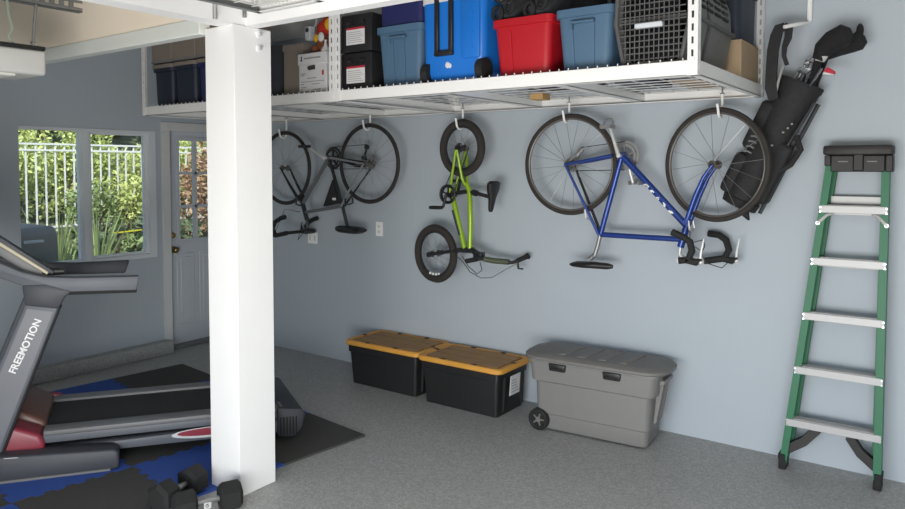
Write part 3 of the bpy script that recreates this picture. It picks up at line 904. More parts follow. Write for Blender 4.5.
def gear(mb, c, rad, teeth, th=0.003, hole=True):
    """toothed chainring facing the wall's plane with four arms"""
    c = Vector(c)
    n = teeth * 2
    outer = []; 
    for k in range(n):
        t = 2 * math.pi * k / n
        r = rad if k % 2 else rad - 0.004
        outer.append(c + V(math.cos(t) * r, 0, math.sin(t) * r))
    inner = [c + V(math.cos(2 * math.pi * k / n), 0, math.sin(2 * math.pi * k / n)) * (rad * 0.78) for k in range(n)]
    dv = V(0, th, 0)
    mb.loft([outer, [p + dv for p in outer], [p + dv for p in inner], inner, outer], cap0=False, cap1=False)
    for k in range(5):
        t = 2 * math.pi * k / 5 + 0.3
        mb.cyl(c + dv * 0.5, c + dv * 0.5 + V(math.cos(t), 0, math.sin(t)) * rad * 0.82, 0.006, n=6)

def saddle(root, name, tipx, tailx, zbase, y, h, m, up):
    """saddle profile along X; up=-1 when it hangs upside down"""
    L = tailx - tipx
    rings = []
    for u, hw, d0, d1 in ((0.0, 0.012, 0.2, 0.75), (0.12, 0.02, 0.05, 0.95), (0.45, 0.03, 0.0, 1.0), (0.72, 0.06, 0.05, 1.0), (0.92, 0.072, 0.12, 0.92), (1.0, 0.055, 0.3, 0.75)):
        x = tipx + L * u
        z0 = zbase + up * h * (1 - d1); z1 = zbase + up * h * (1 - d0)
        ring = []
        for k in range(12):
            t = 2 * math.pi * k / 12
            ring.append((x, y + hw * math.cos(t), (z0 + z1) / 2 + abs(z1 - z0) / 2 * math.sin(t)))
        rings.append(ring)
    return MB().loft(rings).build(name, m, root)

def hook(c_top, rim_z, yb, label, z_rack=2.1):
    """white dipped screw hook: shank on the wall side, curl under the rim"""
    x = c_top
    t = thing('bike_hook', label, 'hook', (x, yb, rim_z), 'white hooks holding the bikes under the racks')
    y1 = yb + 0.038
    w = MB()
    pts = [(x, y1, z_rack - 0.03)]
    pts.append((x, y1, rim_z + 0.02))
    for k in range(9):
        a = math.pi * k / 8
        pts.append((x, yb + 0.038 * math.cos(a), rim_z - 0.012 - 0.034 * math.sin(a)))
    pts.append((x - 0.004, yb - 0.04, rim_z + 0.015))
    pts.append((x - 0.006, yb - 0.044, rim_z + 0.028))
    w.tube(pts, 0.0075, 8)
    w.build('coated_hook', M['rack'], t)
    w = MB(); w.cyl((x, y1, z_rack - 0.04), (x, y1, z_rack + 0.004), 0.005, n=8); w.cyl((x, y1, 2.062), (x, y1, 2.068), 0.014, n=12)
    w.build('screw_shank', M['chrome'], t)
    return t

BY = -0.2
# ---- blue road bike
hub_r = (3.7252, -0.2, 1.666)
hub_f = (4.6313, -0.2, 1.6624)
bb = (4.0767, -0.2, 1.7202)
sc_ = (3.9414, -0.2, 1.2285)
hd_t = (4.4533, -0.2, 1.2275)
hd_b = (4.476, -0.2, 1.3076)
crown = (4.4838, -0.2, 1.3312)
hd_end = (4.4423, -0.2, 1.1829)
bk = thing('road_bike', 'blue road bike hung upside down by both wheels', 'bicycle', (4.18, BY, 1.3))
wheel(bk, 'rear_wheel', hub_r, 0.325, 0.015, M['tyre'], M['rimgrey'], 20)
wheel(bk, 'front_wheel', hub_f, 0.325, 0.015, M['tyre'], M['rimgrey'], 16, tilt=0.27)
MB().tube([hd_t, sc_], 0.0165, 12).tube([bb, sc_], 0.0165, 12).tube([bb, hd_b], 0.020, 12).tube([crown, hd_end], 0.021, 12).cyl(off(bb, dy=-0.036), off(bb, dy=0.036), 0.021).build('frame', M['blueframe'], bk)
for s in (-1, 1):
    w = MB(); w.tube([off(hub_r, dy=0.062 * s), off(bb, -0.05, 0.03 * s)], [0.009, 0.012], 10); w.build('chainstay', M['blueframe'], bk)
    w = MB(); w.tube([off(hub_r, dy=0.062 * s), off(sc_, -0.004, 0.02 * s)], [0.008, 0.010], 10); w.build('seatstay', M['blueframe'] if s < 0 else M['darkframe'], bk)
fk = None
for s in (-1, 1):
    c0 = off(crown, dy=0.035 * s); m1 = (4.5332, -0.2, 1.4776); m2 = (4.5823, -0.2, 1.593)
    w = MB(); w.tube([c0, off(m1, dy=0.042 * s), off(m2, dy=0.047 * s), off(hub_f, dy=0.05 * s)], [0.015, 0.014, 0.011, 0.008], 10); w.build('fork_blade', M['blueframe'], bk)
w = MB(); w.cyl(off(crown, dy=-0.05), off(crown, dy=0.05), 0.017); w.build('fork_crown', M['blueframe'], bk)
# white marks on the down tube
a = Vector(bb).lerp(Vector(hd_b), 0.40); b = Vector(bb).lerp(Vector(hd_b), 0.84)
d = (b - a).normalized(); pn = V(d.z, 0, -d.x)
if pn.z > 0:
    pn = -pn
w = MB()
segs = [(0.0, 0.10, 1), (0.03, 0.12, 0), (0.2, 0.26, 1), (0.22, 0.3, 2), (0.42, 0.5, 1), (0.45, 0.48, 0), (0.62, 0.70, 2), (0.66, 0.72, 1), (0.84, 0.93, 1), (0.88, 0.96, 2)]
L_ = (b - a).length
for u0, u1, q in segs:
    lo = (0.0, 0.006, 0.0)[q]; hi = (0.013, 0.014, 0.007)[q]
    P0 = a + d * L_ * u0; P1 = a + d * L_ * u1
    w.prism([P0 + pn * lo + V(0, -0.0215, 0), P1 + pn * lo + V(0, -0.0215, 0), P1 + pn * hi + V(0, -0.0215, 0), P0 + pn * hi + V(0, -0.0215, 0)], (0, 0.012, 0))
w.build('frame_lettering', M['white'], bk)
# seat post and saddle
w = MB(); w.tube([off(sc_, 0, 0, 0.01), (3.9246, -0.2, 1.1616), (3.9016, -0.2, 1.0907)], [0.0135, 0.0135, 0.0135], 12); w.tube([(3.9015, -0.2, 1.097), (3.8712, -0.2, 1.0694)], 0.016, 10)
w.build('seat_post', M['steel'], bk)
sx0 = (3.7536, -0.2, 1.0283); sx1 = (4.0221, -0.2, 1.0497)
saddle(bk, 'saddle', sx1[0], sx0[0], sx0[2] - 0.018, BY, 0.045, M['black'], 1)
# cranks, chainrings, pedals
cr = off(bb, 0.0, 0.05)
w = MB(); gear(w, cr, 0.092, 40); gear(w, off(cr, dy=-0.012), 0.075, 34); w.build('chainring', M['steel'], bk)
p1 = (4.0185, -0.25, 1.8934); p2 = (4.1211, -0.13, 1.5515)
w = MB(); w.tube([off(bb, dy=-0.055), off(p1, dy=0.0)], [0.013, 0.010], 10); w.cyl(off(bb, dy=-0.06), off(bb, dy=-0.03), 0.014); w.build('crank_arm', M['alu'], bk)
w = MB(); w.tube([off(bb, dy=0.06), p2], [0.013, 0.010], 10); w.build('crank_arm', M['alu'], bk)
for p, s in ((p1, -1), (p2, 1)):
    w = MB(); w.cyl(p, off(p, dy=0.06 * s), 0.008, n=10)
    w.box(off(p, -0.035, min(0, 0.075 * s), -0.012), off(p, -0.029, max(0, 0.075 * s), 0.012)); w.box(off(p, 0.029, min(0, 0.075 * s), -0.012), off(p, 0.035, max(0, 0.075 * s), 0.012))
    w.box(off(p, -0.035, 0.07 * s - 0.003, -0.012), off(p, 0.035, 0.07 * s + 0.003, 0.012))
    w.tube([off(p, -0.03, 0.035 * s, 0.01), off(p, -0.01, 0.035 * s, 0.045), off(p, 0.025, 0.035 * s, 0.05), off(p, 0.035, 0.035 * s, 0.01)], 0.004, 6)
    w.build('pedal', M['steel'], bk)
# sprockets, derailleur, chain
w = MB()
for k in range(6):
    gear(w, off(hub_r, dy=0.028 + k * 0.005), 0.028 + 0.0045 * (5 - k), 18, 0.002)
w.build('sprockets', M['steel'], bk)
dl = off(hub_r, 0.02, 0.06, 0.05); dl2 = off(hub_r, 0.05, 0.055, 0.09)
w = MB(); w.tube([off(hub_r, 0.0, 0.06, 0.012), dl, dl2], 0.009, 8); w.cyl(off(dl, dy=-0.008), off(dl, dy=0.008), 0.019, n=14); w.cyl(off(dl2, dy=-0.008), off(dl2, dy=0.008), 0.019, n=14); w.build('derailleur', M['steel'], bk)
w = MB(); w.tube([off(hub_r, 0, 0.045, -0.04), off(bb, 0, 0.05, -0.088)], 0.0028, 6); w.tube([off(dl2, dz=0.018), off(bb, 0, 0.05, 0.088)], 0.0028, 6); w.tube([off(hub_r, -0.03, 0.045, 0.03), dl], 0.0028, 6); w.build('chain', M['darkframe'], bk)
# brakes
for c_, nm in (((4.5074, -0.2, 1.2917), 'brake_caliper'), ((3.8619, -0.2, 1.3349), 'brake_caliper')):
    w = MB(); w.tube([off(c_, -0.01, -0.04, 0.05), off(c_, 0.0, -0.045, 0.0), off(c_, 0, 0, -0.012), off(c_, 0.0, 0.045, 0.0), off(c_, -0.01, 0.04, 0.05)], 0.0065, 8); w.build(nm, M['alu'], bk)
# stem and drop bars, turned a little
st = (4.437, -0.2, 1.1414)
cl = (4.4462, -0.2, 1.1098)
w = MB(); w.tube([hd_end, st], 0.012, 10); w.tube([st, off(cl, 0.02, 0, -0.002)], 0.015, 10); w.cyl(off(cl, 0.02, -0.03), off(cl, 0.02, 0.03), 0.02); w.build('stem', M['alu'], bk)
w = MB()
nr = [(4.4996, -0.4, 1.1293), (4.5494, -0.4, 1.1359), (4.5707, -0.4, 1.1874), (4.559, -0.4, 1.2365), (4.52, -0.4, 1.2619), (4.4581, -0.4, 1.2865)]
fr = [(4.5551, -0.12, 1.1008), (4.6626, -0.1, 1.1214), (4.6845, -0.08, 1.1704), (4.6642, -0.07, 1.2264), (4.6216, -0.06, 1.2524), (4.5585, -0.05, 1.257)]
barc = off(cl, 0.02)
w.tube([nr[0], off(barc, 0, -0.09, 0), barc, off(barc, 0.02, 0.06, 0), fr[0]], 0.0125, 10)
w.build('handlebar', M['alu'], bk)
w = MB(); w.tube(nr, 0.02, 10); w.build('bar_tape', M['rubber'], bk)
w = MB(); w.tube(fr, 0.02, 10); w.build('bar_tape', M['rubber'], bk)
for q, nm in ((nr, -1), (fr, 1)):
    h0 = q[1]
    w = MB(); w.tube([off(h0, -0.01, 0, 0), off(h0, 0.045, 0, -0.01), off(h0, 0.075, 0, 0.006)], [0.02, 0.02, 0.012], 10); w.build('brake_hood', M['rubber'], bk)
    w = MB(); w.tube([off(h0, 0.065, 0, 0.0), off(h0, 0.07, 0, 0.05), off(h0, 0.082, 0.004, 0.12)], [0.009, 0.007, 0.004], 8); w.ball(off(h0, 0.07, 0, -0.008), 0.015); w.build('brake_lever', M['alu'], bk)
w = MB()
w.tube([off(nr[1], 0.06, 0, 0.02), (4.6348, -0.38, 1.2174), (4.6177, -0.36, 1.2477), (4.5281, -0.3, 1.2203), (4.5021, -0.22, 1.2928)], 0.0028, 6)
w.tube([off(fr[1], 0.06, 0, 0.02), (4.6656, -0.15, 1.0722), (4.5898, -0.2, 1.1005), (4.5607, -0.22, 1.1752), (4.4267, -0.2, 1.2465)], 0.0028, 6)
w.build('brake_cable', M['darkframe'], bk)

# ---- grey road bike (its front wheel is partly behind the post)
g = thing('road_bike', 'dark grey road bike with a black frame bag, hung upside down next to the post', 'bicycle', (1.5, BY, 1.2))
hub_f = (1.03, -0.2, 1.6414)
hub_r = (1.9981, -0.2, 1.6765)
bb = (1.5622, -0.2, 1.7233)
sc_ = (1.711, -0.2, 1.336)
hd_t = (1.2918, -0.2, 1.2721)
hd_b = (1.2502, -0.2, 1.3466)
crown = (1.2323, -0.2, 1.3799)
hd_end = (1.297, -0.2, 1.2049)
wheel(g, 'front_wheel', hub_f, 0.318, 0.012, M['tyre'], M['darkframe'], 16)
wheel(g, 'rear_wheel', hub_r, 0.315, 0.012, M['tyre'], M['darkframe'], 20)
w = MB().tube([hd_t, sc_], 0.014, 12).tube([bb, hd_b], 0.017, 12).cyl(off(bb, dy=-0.036), off(bb, dy=0.036), 0.021); w.build('frame', M['greyframe2'], g)
w = MB().tube([bb, sc_], 0.0145, 12); w.build('seat_tube', M['darkframe'], g)
w = MB().tube([crown, hd_end], 0.019, 12); w.build('head_tube', M['darkframe'], g)
for s in (-1, 1):
    w = MB(); w.tube([off(hub_r, dy=0.062 * s), off(bb, 0.05, 0.03 * s)], [0.007, 0.010], 10); w.build('chainstay', M['greyframe'] if s < 0 else M['darkframe'], g)
    w = MB(); w.tube([off(hub_r, dy=0.062 * s), off(sc_, 0.004, 0.02 * s)], [0.006, 0.009], 10); w.build('seatstay', M['greyframe'] if s < 0 else M['darkframe'], g)
    m1 = (1.1289, -0.2, 1.5052)
    w = MB(); w.tube([off(crown, dy=0.035 * s), off(m1, dy=0.042 * s), off(hub_f, dy=0.05 * s)], [0.014, 0.011, 0.007], 10); w.build('fork_blade', M['darkframe'], g)
w = MB(); w.cyl(off(crown, dy=-0.05), off(crown, dy=0.05), 0.018); w.build('fork_crown', M['darkframe'], g)
w = MB(); w.tube([sc_, (1.7649, -0.2, 1.1649)], 0.0145, 12); w.build('seat_post', M['darkframe'], g)
sx0 = (1.6361, -0.2, 1.1463); sx1 = (1.9277, -0.2, 1.161)
saddle(g, 'saddle', sx0[0], sx1[0], sx0[2] - 0.03, BY, 0.065, M['black'], 1)
# frame bag in the corner of the seat tube and top tube
t0 = Vector((1.6231, -0.2, 1.5527)); t1 = Vector((1.7, -0.2, 1.3598)); t2 = Vector((1.5118, -0.2, 1.3255))
w = MB(); w.prism([t0 + V(0, -0.03, 0), t1 + V(0, -0.03, 0), t2 + V(0, -0.03, 0)], (0, 0.06, 0), 0.01); fb = w.build('frame_bag', M['bagcloth'], g)
c_ = (1.6479, -0.232, 1.392)
w = MB(); w.box(off(c_, -0.02, -0.002, -0.01), off(c_, 0.02, 0.003, 0.01), 0.002, 1); w.build('bag_patch', M['paper'], fb)
w = MB(); gear(w, off(bb, 0, 0.05), 0.095, 40); gear(w, off(bb, 0, 0.04), 0.075, 34); w.build('chainring', M['darkframe'], g)
p1 = (1.3706, -0.25, 1.819); p2 = (1.827, -0.14, 1.658)
w = MB(); w.tube([off(bb, dy=-0.055), p1], [0.013, 0.010], 10); w.cyl(off(bb, dy=-0.062), off(bb, dy=-0.03), 0.016); w.build('crank_arm', M['alu'], g)
w = MB(); w.tube([off(bb, dy=0.06), p2], [0.014, 0.012], 10); w.build('crank_arm', M['darkframe'], g)
for p, s in ((p1, -1), (p2, 1)):
    w = MB(); w.box(off(p, -0.05, min(0, 0.07 * s), -0.012), off(p, 0.04, max(0, 0.07 * s), 0.012), 0.006, 1); w.build('pedal', M['black'], g)
w = MB()
for k in range(6):
    gear(w, off(hub_r, dy=0.028 + k * 0.005), 0.028 + 0.004 * (5 - k), 18, 0.002)
w.build('sprockets', M['steel'], g)
dl = (1.8924, -0.14, 1.7215); dl2 = (1.9252, -0.14, 1.8083)
w = MB(); w.tube([off(hub_r, 0, 0.06, 0.0), dl, dl2], 0.010, 8); w.cyl(off(dl, dy=-0.01), off(dl, dy=0.01), 0.021, n=14); w.cyl(off(dl2, dy=-0.01), off(dl2, dy=0.01), 0.021, n=14); w.build('derailleur', M['darkframe'], g)
w = MB(); w.tube([off(hub_r, 0, 0.045, -0.04), off(bb, 0, 0.05, -0.09)], 0.003, 6); w.tube([off(dl2, dz=0.02), off(bb, 0, 0.05, 0.09)], 0.003, 6); w.build('chain', M['darkframe'], g)
st = (1.3022, -0.2, 1.1378)
w = MB(); w.tube([hd_end, st], 0.013, 10); w.tube([st, (1.247, -0.2, 1.1054)], 0.016, 10); w.build('stem', M['darkframe'], g)
c0 = (1.2347, -0.2, 1.1047)
nr = [(1.2522, -0.38, 1.1065), (1.1396, -0.4, 1.081), (1.0968, -0.4, 1.1331), (1.129, -0.4, 1.1931), (1.2037, -0.4, 1.2295), (1.2527, -0.4, 1.2398)]
fr = [(1.2211, -0.05, 1.0973), (1.0886, -0.02, 1.0794), (1.0829, -0.02, 1.1232), (1.1277, -0.02, 1.1692), (1.1781, -0.02, 1.1933), (1.234, -0.02, 1.2087)]
w = MB(); w.tube([nr[0], c0, fr[0]], 0.0145, 10); w.build('handlebar', M['black'], g)
for q in (nr, fr):
    w = MB(); w.tube(q, 0.019, 10); w.build('bar_tape', M['rubber'], g)
    w = MB(); w.tube([q[1], off(q[1], -0.045, 0, -0.006), off(q[1], -0.06, 0, 0.06)], [0.016, 0.014, 0.006], 10); w.build('brake_hood', M['rubber'], g)
w = MB(); w.tube([off(nr[1], -0.03), (1.1392, -0.3, 1.2969), (1.2563, -0.24, 1.2729)], 0.003, 6); w.tube([off(fr[1], -0.03), (1.0737, -0.1, 1.0146), (1.2358, -0.2, 1.1853)], 0.003, 6); w.build('brake_cable', M['darkframe'], g)
for c_ in ((1.2133, -0.2, 1.3371), (1.7831, -0.2, 1.3623)):
    w = MB(); w.tube([off(c_, 0.0, -0.04, 0.04), off(c_, 0.0, -0.045, 0.0), off(c_, 0, 0, -0.012), off(c_, 0.0, 0.045, 0.0), off(c_, 0, 0.04, 0.04)], 0.007, 8); w.build('brake_caliper', M['darkframe'], g)

# ---- lime green child's bike hung by its rear wheel
k_ = thing('kids_bike', 'lime green child bike hung nose down by its rear wheel', 'bicycle', (2.75, BY, 0.8))
hub_r = (2.8849, -0.2, 1.7843)
hub_f = (2.6491, -0.2, 1.0178)
bb = (2.7978, -0.2, 1.4567)
br = (2.9195, -0.2, 1.5371)
sc_ = (2.9495, -0.2, 1.4811)
hd = (2.9543, -0.2, 1.0643)
hd2 = (2.9114, -0.2, 1.0613)
wheel(k_, 'rear_wheel', hub_r, 0.205, 0.027, M['tyre'], M['darkframe'], 18, tilt=0.10)
wheel(k_, 'front_wheel', hub_f, 0.214, 0.027, M['tyre'], M['darkframe'], 18, tilt=0.15)
w = MB(); w.tube([br, sc_, (2.9583, -0.2, 1.2768), hd], 0.019, 12); w.build('top_tube', M['green_bike'], k_)
w = MB(); w.tube([bb, hd2], 0.019, 12); w.build('down_tube', M['green_bike'], k_)
w = MB(); w.tube([bb, off(sc_, 0, 0, 0.0)], 0.016, 12); w.cyl(off(bb, dy=-0.035), off(bb, dy=0.035), 0.026); w.build('seat_tube', M['darkframe'], k_)
w = MB(); a = Vector((2.8154, -0.2, 1.3424)); b = Vector((2.8767, -0.2, 1.1662)); w.tube([a + V(0, -0.012, 0), b + V(0, -0.012, 0)], 0.0115, 10); w.build('frame_sticker', M['darkframe'], k_)
for s in (-1, 1):
    w = MB(); w.tube([off(hub_r, -0.006, dy=0.06 * s), off(br, -0.012, 0.03 * s, 0.03), off(br, -0.002, 0.012 * s, -0.01)], [0.010, 0.011, 0.012], 10); w.build('seatstay', M['green_bike'], k_)
    w = MB(); w.tube([off(hub_r, -0.008, dy=0.06 * s), off(bb, 0, 0.03 * s, 0.01)], [0.009, 0.011], 10); w.build('chainstay', M['green_bike'], k_)
    w = MB(); w.tube([off(hd2, -0.03, 0.038 * s), off(hub_f, 0.0, 0.055 * s)], [0.014, 0.010], 10); w.cyl(off(hub_f, 0, 0.05 * s), off(hub_f, 0, 0.085 * s), 0.02, n=12); w.build('fork_blade', M['darkframe'], k_)
w = MB(); w.cyl(off(hd2, -0.03, -0.05), off(hd2, -0.03, 0.05), 0.018); w.tube([off(hd2, -0.03), off(hd, 0.03)], 0.022, 12); w.build('head_tube', M['darkframe'], k_)
w = MB(); w.tube([(2.9623, -0.2, 1.4744), (3.125, -0.2, 1.4431)], 0.0135, 10); w.cyl((2.9793, -0.2, 1.4726), (3.013, -0.2, 1.4649), 0.022); w.build('seat_post', M['black'], k_)
# saddle: stands on end, wide tail up
s0 = Vector((3.1253, -0.2, 1.3394)); s1 = Vector((3.1451, -0.2, 1.5538))
rings = []
for u, hw, dp in ((0.0, 0.012, 0.012), (0.1, 0.022, 0.018), (0.45, 0.032, 0.026), (0.72, 0.062, 0.034), (0.92, 0.072, 0.034), (1.0, 0.05, 0.02)):
    c = s0.lerp(s1, u)
    rings.append([(c.x + dp * math.cos(t) + 0.01 * u, c.y + hw * math.sin(t), c.z) for t in [2 * math.pi * q / 14 for q in range(14)]])
MB().loft(rings).build('saddle', M['black'], k_)
w = MB(); gear(w, off(bb, 0, -0.05), 0.062, 28, 0.004); w.ring(off(bb, 0, -0.055), (0, 1, 0), 0.064, 0.007, 32); w.build('chainring', M['black'], k_)
p1 = (2.7839, -0.29, 1.3634); p2 = (2.8046, -0.11, 1.5485)
w = MB(); w.tube([off(bb, dy=-0.07), p1], [0.011, 0.010], 10); w.build('crank_arm', M['darkframe'], k_)
w = MB(); w.tube([off(bb, dy=0.07), p2], [0.011, 0.010], 10); w.build('crank_arm', M['darkframe'], k_)
for p, s in ((p1, -1), (p2, 1)):
    w = MB(); w.box(off(p, -0.085, min(0, 0.06 * s), -0.012), off(p, 0.008, max(0, 0.06 * s), 0.012), 0.006, 1); w.build('pedal', M['black'], k_)
w = MB(); w.tube([off(hub_r, -0.03, 0.04), off(bb, -0.05, -0.05)], 0.004, 6); w.tube([off(hub_r, 0.03, 0.04), off(bb, 0.05, -0.05)], 0.004, 6); w.build('chain', M['darkframe'], k_)
w = MB(); gear(w, off(hub_r, dy=-0.035), 0.036, 16, 0.003); w.cyl(off(hub_r, 0, -0.07), off(hub_r, 0, 0.07), 0.016, n=12); w.build('rear_sprocket', M['black'], k_)
# stem, bars, grips, lever
w = MB(); w.tube([off(hd, 0.02), (3.0439, -0.22, 1.0372)], 0.022, 12); w.box(off((3.0439, -0.22, 1.0302), -0.035, -0.03, -0.03), off((3.0439, -0.22, 1.0302), 0.035, 0.03, 0.03), 0.01); w.build('stem', M['darkframe'], k_)
w = MB(); w.tube([(3.0855, -0.22, 1.0124), (3.1548, -0.2, 1.003), (3.2634, -0.18, 1.0009)], 0.020, 12); w.build('bar_riser', M['barcloth'], k_)
w = MB(); w.tube([off((3.0772, -0.22, 1.0187), 0, -0.10, 0.0), (3.0855, -0.22, 1.0124), (3.1548, -0.2, 1.003), (3.2314, -0.18, 0.995), (3.2772, -0.15, 0.9953), (3.3033, -0.1, 1.0127)], 0.012, 10); w.build('handlebar', M['darkframe'], k_)
w = MB(); w.tube([(3.2913, -0.12, 1.0049), (3.3357, -0.06, 1.0318)], 0.017, 12); w.cyl((3.3357, -0.06, 1.0318), (3.3403, -0.05, 1.0353), 0.022, n=12); w.build('grip', M['rubber'], k_)
w = MB(); w.tube([off((3.0772, -0.22, 1.0187), 0, -0.08, 0), off((3.0772, -0.22, 1.0187), 0, -0.2, 0.0)], 0.017, 12); w.build('grip', M['rubber'], k_)
w = MB(); w.tube([(3.2952, -0.12, 1.0038), (3.3034, -0.12, 0.9526), (3.339, -0.12, 0.9522)], [0.010, 0.008, 0.006], 8); w.build('brake_lever', M['black'], k_)
w = MB()
w.tube([(3.2993, -0.12, 0.9903), (3.2194, -0.16, 0.9399), (3.1388, -0.2, 0.8856), (3.074, -0.24, 0.8813), (2.9954, -0.26, 0.9187), (2.9359, -0.26, 0.9842), (2.8788, -0.24, 1.0131)], 0.0032, 6)
w.tube([(3.0655, -0.24, 0.9921), (3.0888, -0.25, 0.9394), (3.0474, -0.25, 0.908), (2.9716, -0.25, 0.9577), (2.9134, -0.24, 1.0228)], 0.0032, 6)
w.build('brake_cable', M['darkframe'], k_)

w = MB()
for q in range(4):
    a_ = R(255 + q * 10); c_ = V(hub_f[0] + math.cos(a_) * 0.150, BY - 0.012, hub_f[2] + math.sin(a_) * 0.150)
    w.box(c_ - V(0.009, 0.002, 0.008), c_ + V(0.009, 0.002, 0.008))
w.build('wheel_decal', M['paper'], k_)

hook(3.700, 1.98, BY, 'white hook holding the rear wheel of the blue road bike')
hook(4.655, 1.975, BY, 'white hook holding the front wheel of the blue road bike')
hook(2.865, 1.965, BY, 'white hook holding the rear wheel of the lime green child bike')
hook(1.98, 1.985, BY, 'white hook holding the rear wheel of the dark grey road bike')
hook(1.01, 1.945, BY, 'white hook holding the front wheel of the dark grey road bike')

# ------------------------------------------------------------------ golf bag hanging by its strap
gb = thing('golf_bag', 'black golf bag hanging aslant by its strap on the bike wall', 'golf bag', (4.9, -0.2, 1.35))
top = Vector((5.0488, -0.095, 2.1043)); bot = Vector((4.7496, -0.095, 1.4565))
axd = (top - bot).normalized()
sd = V(axd.z, 0, -axd.x)
nrm = V(0, 1, 0)
def gring(u, rx, ry, shift=0.0, n=20):
    c = bot.lerp(top, u) + sd * shift
    return [c + sd * (rx * math.cos(2 * math.pi * q / n)) + nrm * (ry * math.sin(2 * math.pi * q / n)) for q in range(n)]
w = MB()
w.loft([gring(-0.02, 0.075, 0.06), gring(0.0, 0.095, 0.08), gring(0.12, 0.105, 0.085), gring(0.5, 0.098, 0.082), gring(0.8, 0.105, 0.088), gring(0.97, 0.118, 0.086), gring(1.0, 0.118, 0.086), gring(0.99, 0.104, 0.078), gring(0.8, 0.09, 0.075)])
w.build('bag_body', M['bagcloth'], gb)
w = MB()
w.loft([gring(0.96, 0.122, 0.089), gring(1.0, 0.124, 0.09), gring(1.012, 0.118, 0.086), gring(1.0, 0.105, 0.078)], cap0=False, cap1=False)
w.build('top_cuff', M['bagcloth'], gb)
w = MB()
w.loft([gring(-0.05, 0.07, 0.055), gring(-0.04, 0.098, 0.082), gring(0.02, 0.104, 0.088), gring(0.03, 0.098, 0.08)])
w.build('base', M['rubber'], gb)
def pocket(name, u0, u1, s0, s1, y0, y1, bev):
    a = bot.lerp(top, u0); b = bot.lerp(top, u1)
    pts = [a + sd * s0, a + sd * s1, b + sd * s1, b + sd * s0]
    pts = [p + V(0, y0, 0) for p in pts]
    return MB().prism(pts, (0, y1 - y0, 0), bev, 3).build(name, M['bagcloth'], gb)
pocket('side_pocket', 0.02, 0.36, -0.135, -0.03, -0.062, 0.05, 0.028)
pocket('side_pocket', 0.40, 0.80, -0.13, -0.02, -0.068, 0.05, 0.028)
pocket('front_pocket', 0.05, 0.55, 0.03, 0.135, -0.07, 0.055, 0.028)
# carrying handle, umbrella sleeve, folded leg stand
w = MB(); w.tube([bot.lerp(top, 0.3) + sd * 0.10 + V(0, -0.05, 0), bot.lerp(top, 0.42) + sd * 0.155 + V(0, -0.055, 0), bot.lerp(top, 0.55) + sd * 0.165 + V(0, -0.055, 0), bot.lerp(top, 0.63) + sd * 0.11 + V(0, -0.05, 0)], 0.016, 8)
w.build('carry_handle', M['rubber'], gb)
w = MB(); w.tube([bot.lerp(top, -0.02) + sd * 0.125 + V(0, -0.03, 0), bot.lerp(top, 0.9) + sd * 0.135 + V(0, -0.03, 0)], 0.011, 8); w.build('stand_leg', M['darkframe'], gb)
w = MB(); w.tube([bot.lerp(top, -0.05) + sd * 0.06 + V(0, -0.055, 0), bot.lerp(top, 0.9) + sd * 0.115 + V(0, -0.05, 0)], 0.009, 8); w.build('stand_leg', M['darkframe'], gb)
w = MB(); w.loft([[bot + p for p in q] for q in ([sd * -0.02 + axd * 0.02 + V(0, -0.05, 0), sd * 0.03 + axd * 0.02 + V(0, -0.05, 0), sd * 0.03 + axd * 0.02 + V(0, 0.0, 0), sd * -0.02 + axd * 0.02], [sd * 0.03 - axd * 0.06 + V(0, -0.05, 0), sd * 0.09 - axd * 0.075 + V(0, -0.05, 0), sd * 0.09 - axd * 0.075, sd * 0.03 - axd * 0.06])]); w.build('stand_foot', M['rubber'], gb)
# pale emblem
e0 = Vector((4.8146, -0.166, 1.7719))
w = MB()
for q in range(4):
    p = e0 + axd * (0.03 * (q - 1.5)) + V(0, 0.0, 0)
    w.tube([p - sd * 0.022, p + axd * 0.008 + sd * 0.0, p + sd * 0.022 + axd * 0.004], 0.005, 6)
w.build('emblem', M['railgrey'], gb)
for u, s in ((0.62, 0.05), (0.66, 0.062), (0.70, 0.07), (0.50, 0.03)):
    w = MB(); w.ball(bot.lerp(top, u) + sd * s + V(0, -0.085, 0), 0.008, 1); w.build('buckle', M['steel'], gb)
# shoulder strap: up over the bracket and back down
def ribbon(pts, wd, th, dy=0.0):
    """flat strap in the plane of the wall"""
    rings = []
    for k, p in enumerate(pts):
        p = Vector(p)
        t_ = (Vector(pts[min(k + 1, len(pts) - 1)]) - Vector(pts[max(k - 1, 0)])).normalized()
        u = V(t_.z, 0, -t_.x)
        ww = wd[k] / 2
        rings.append([p + u * ww + nrm * th, p - u * ww + nrm * th, p - u * ww - nrm * th, p + u * ww - nrm * th])
    return MB().loft(rings)
ribbon([(4.9358, -0.2, 2.0109), (4.9195, -0.2, 2.0763), (4.9203, -0.2, 2.1728), (4.9259, -0.2, 2.2793), (4.9395, -0.2, 2.3526), (4.9538, -0.2, 2.3909), (4.9833, -0.2, 2.3981)], [0.05, 0.06, 0.055, 0.055, 0.055, 0.05, 0.04], 0.012).build('shoulder_strap', M['bagcloth'], gb)
ribbon([(4.9784, -0.2, 2.3987), (5.0032, -0.2, 2.3827), (4.9992, -0.2, 2.3357), (4.9829, -0.2, 2.2898), (4.9813, -0.2, 2.2423), (4.997, -0.2, 2.1933)], [0.045, 0.04, 0.035, 0.025, 0.02, 0.02], 0.010).build('strap_end', M['bagcloth'], gb)
ribbon([(4.9451, -0.2, 2.0479), (4.9588, -0.2, 2.1165), (4.9728, -0.2, 2.1687), (4.9823, -0.2, 2.1892)], [0.012, 0.012, 0.012, 0.012], 0.006).build('strap_tab', M['steel'], gb)

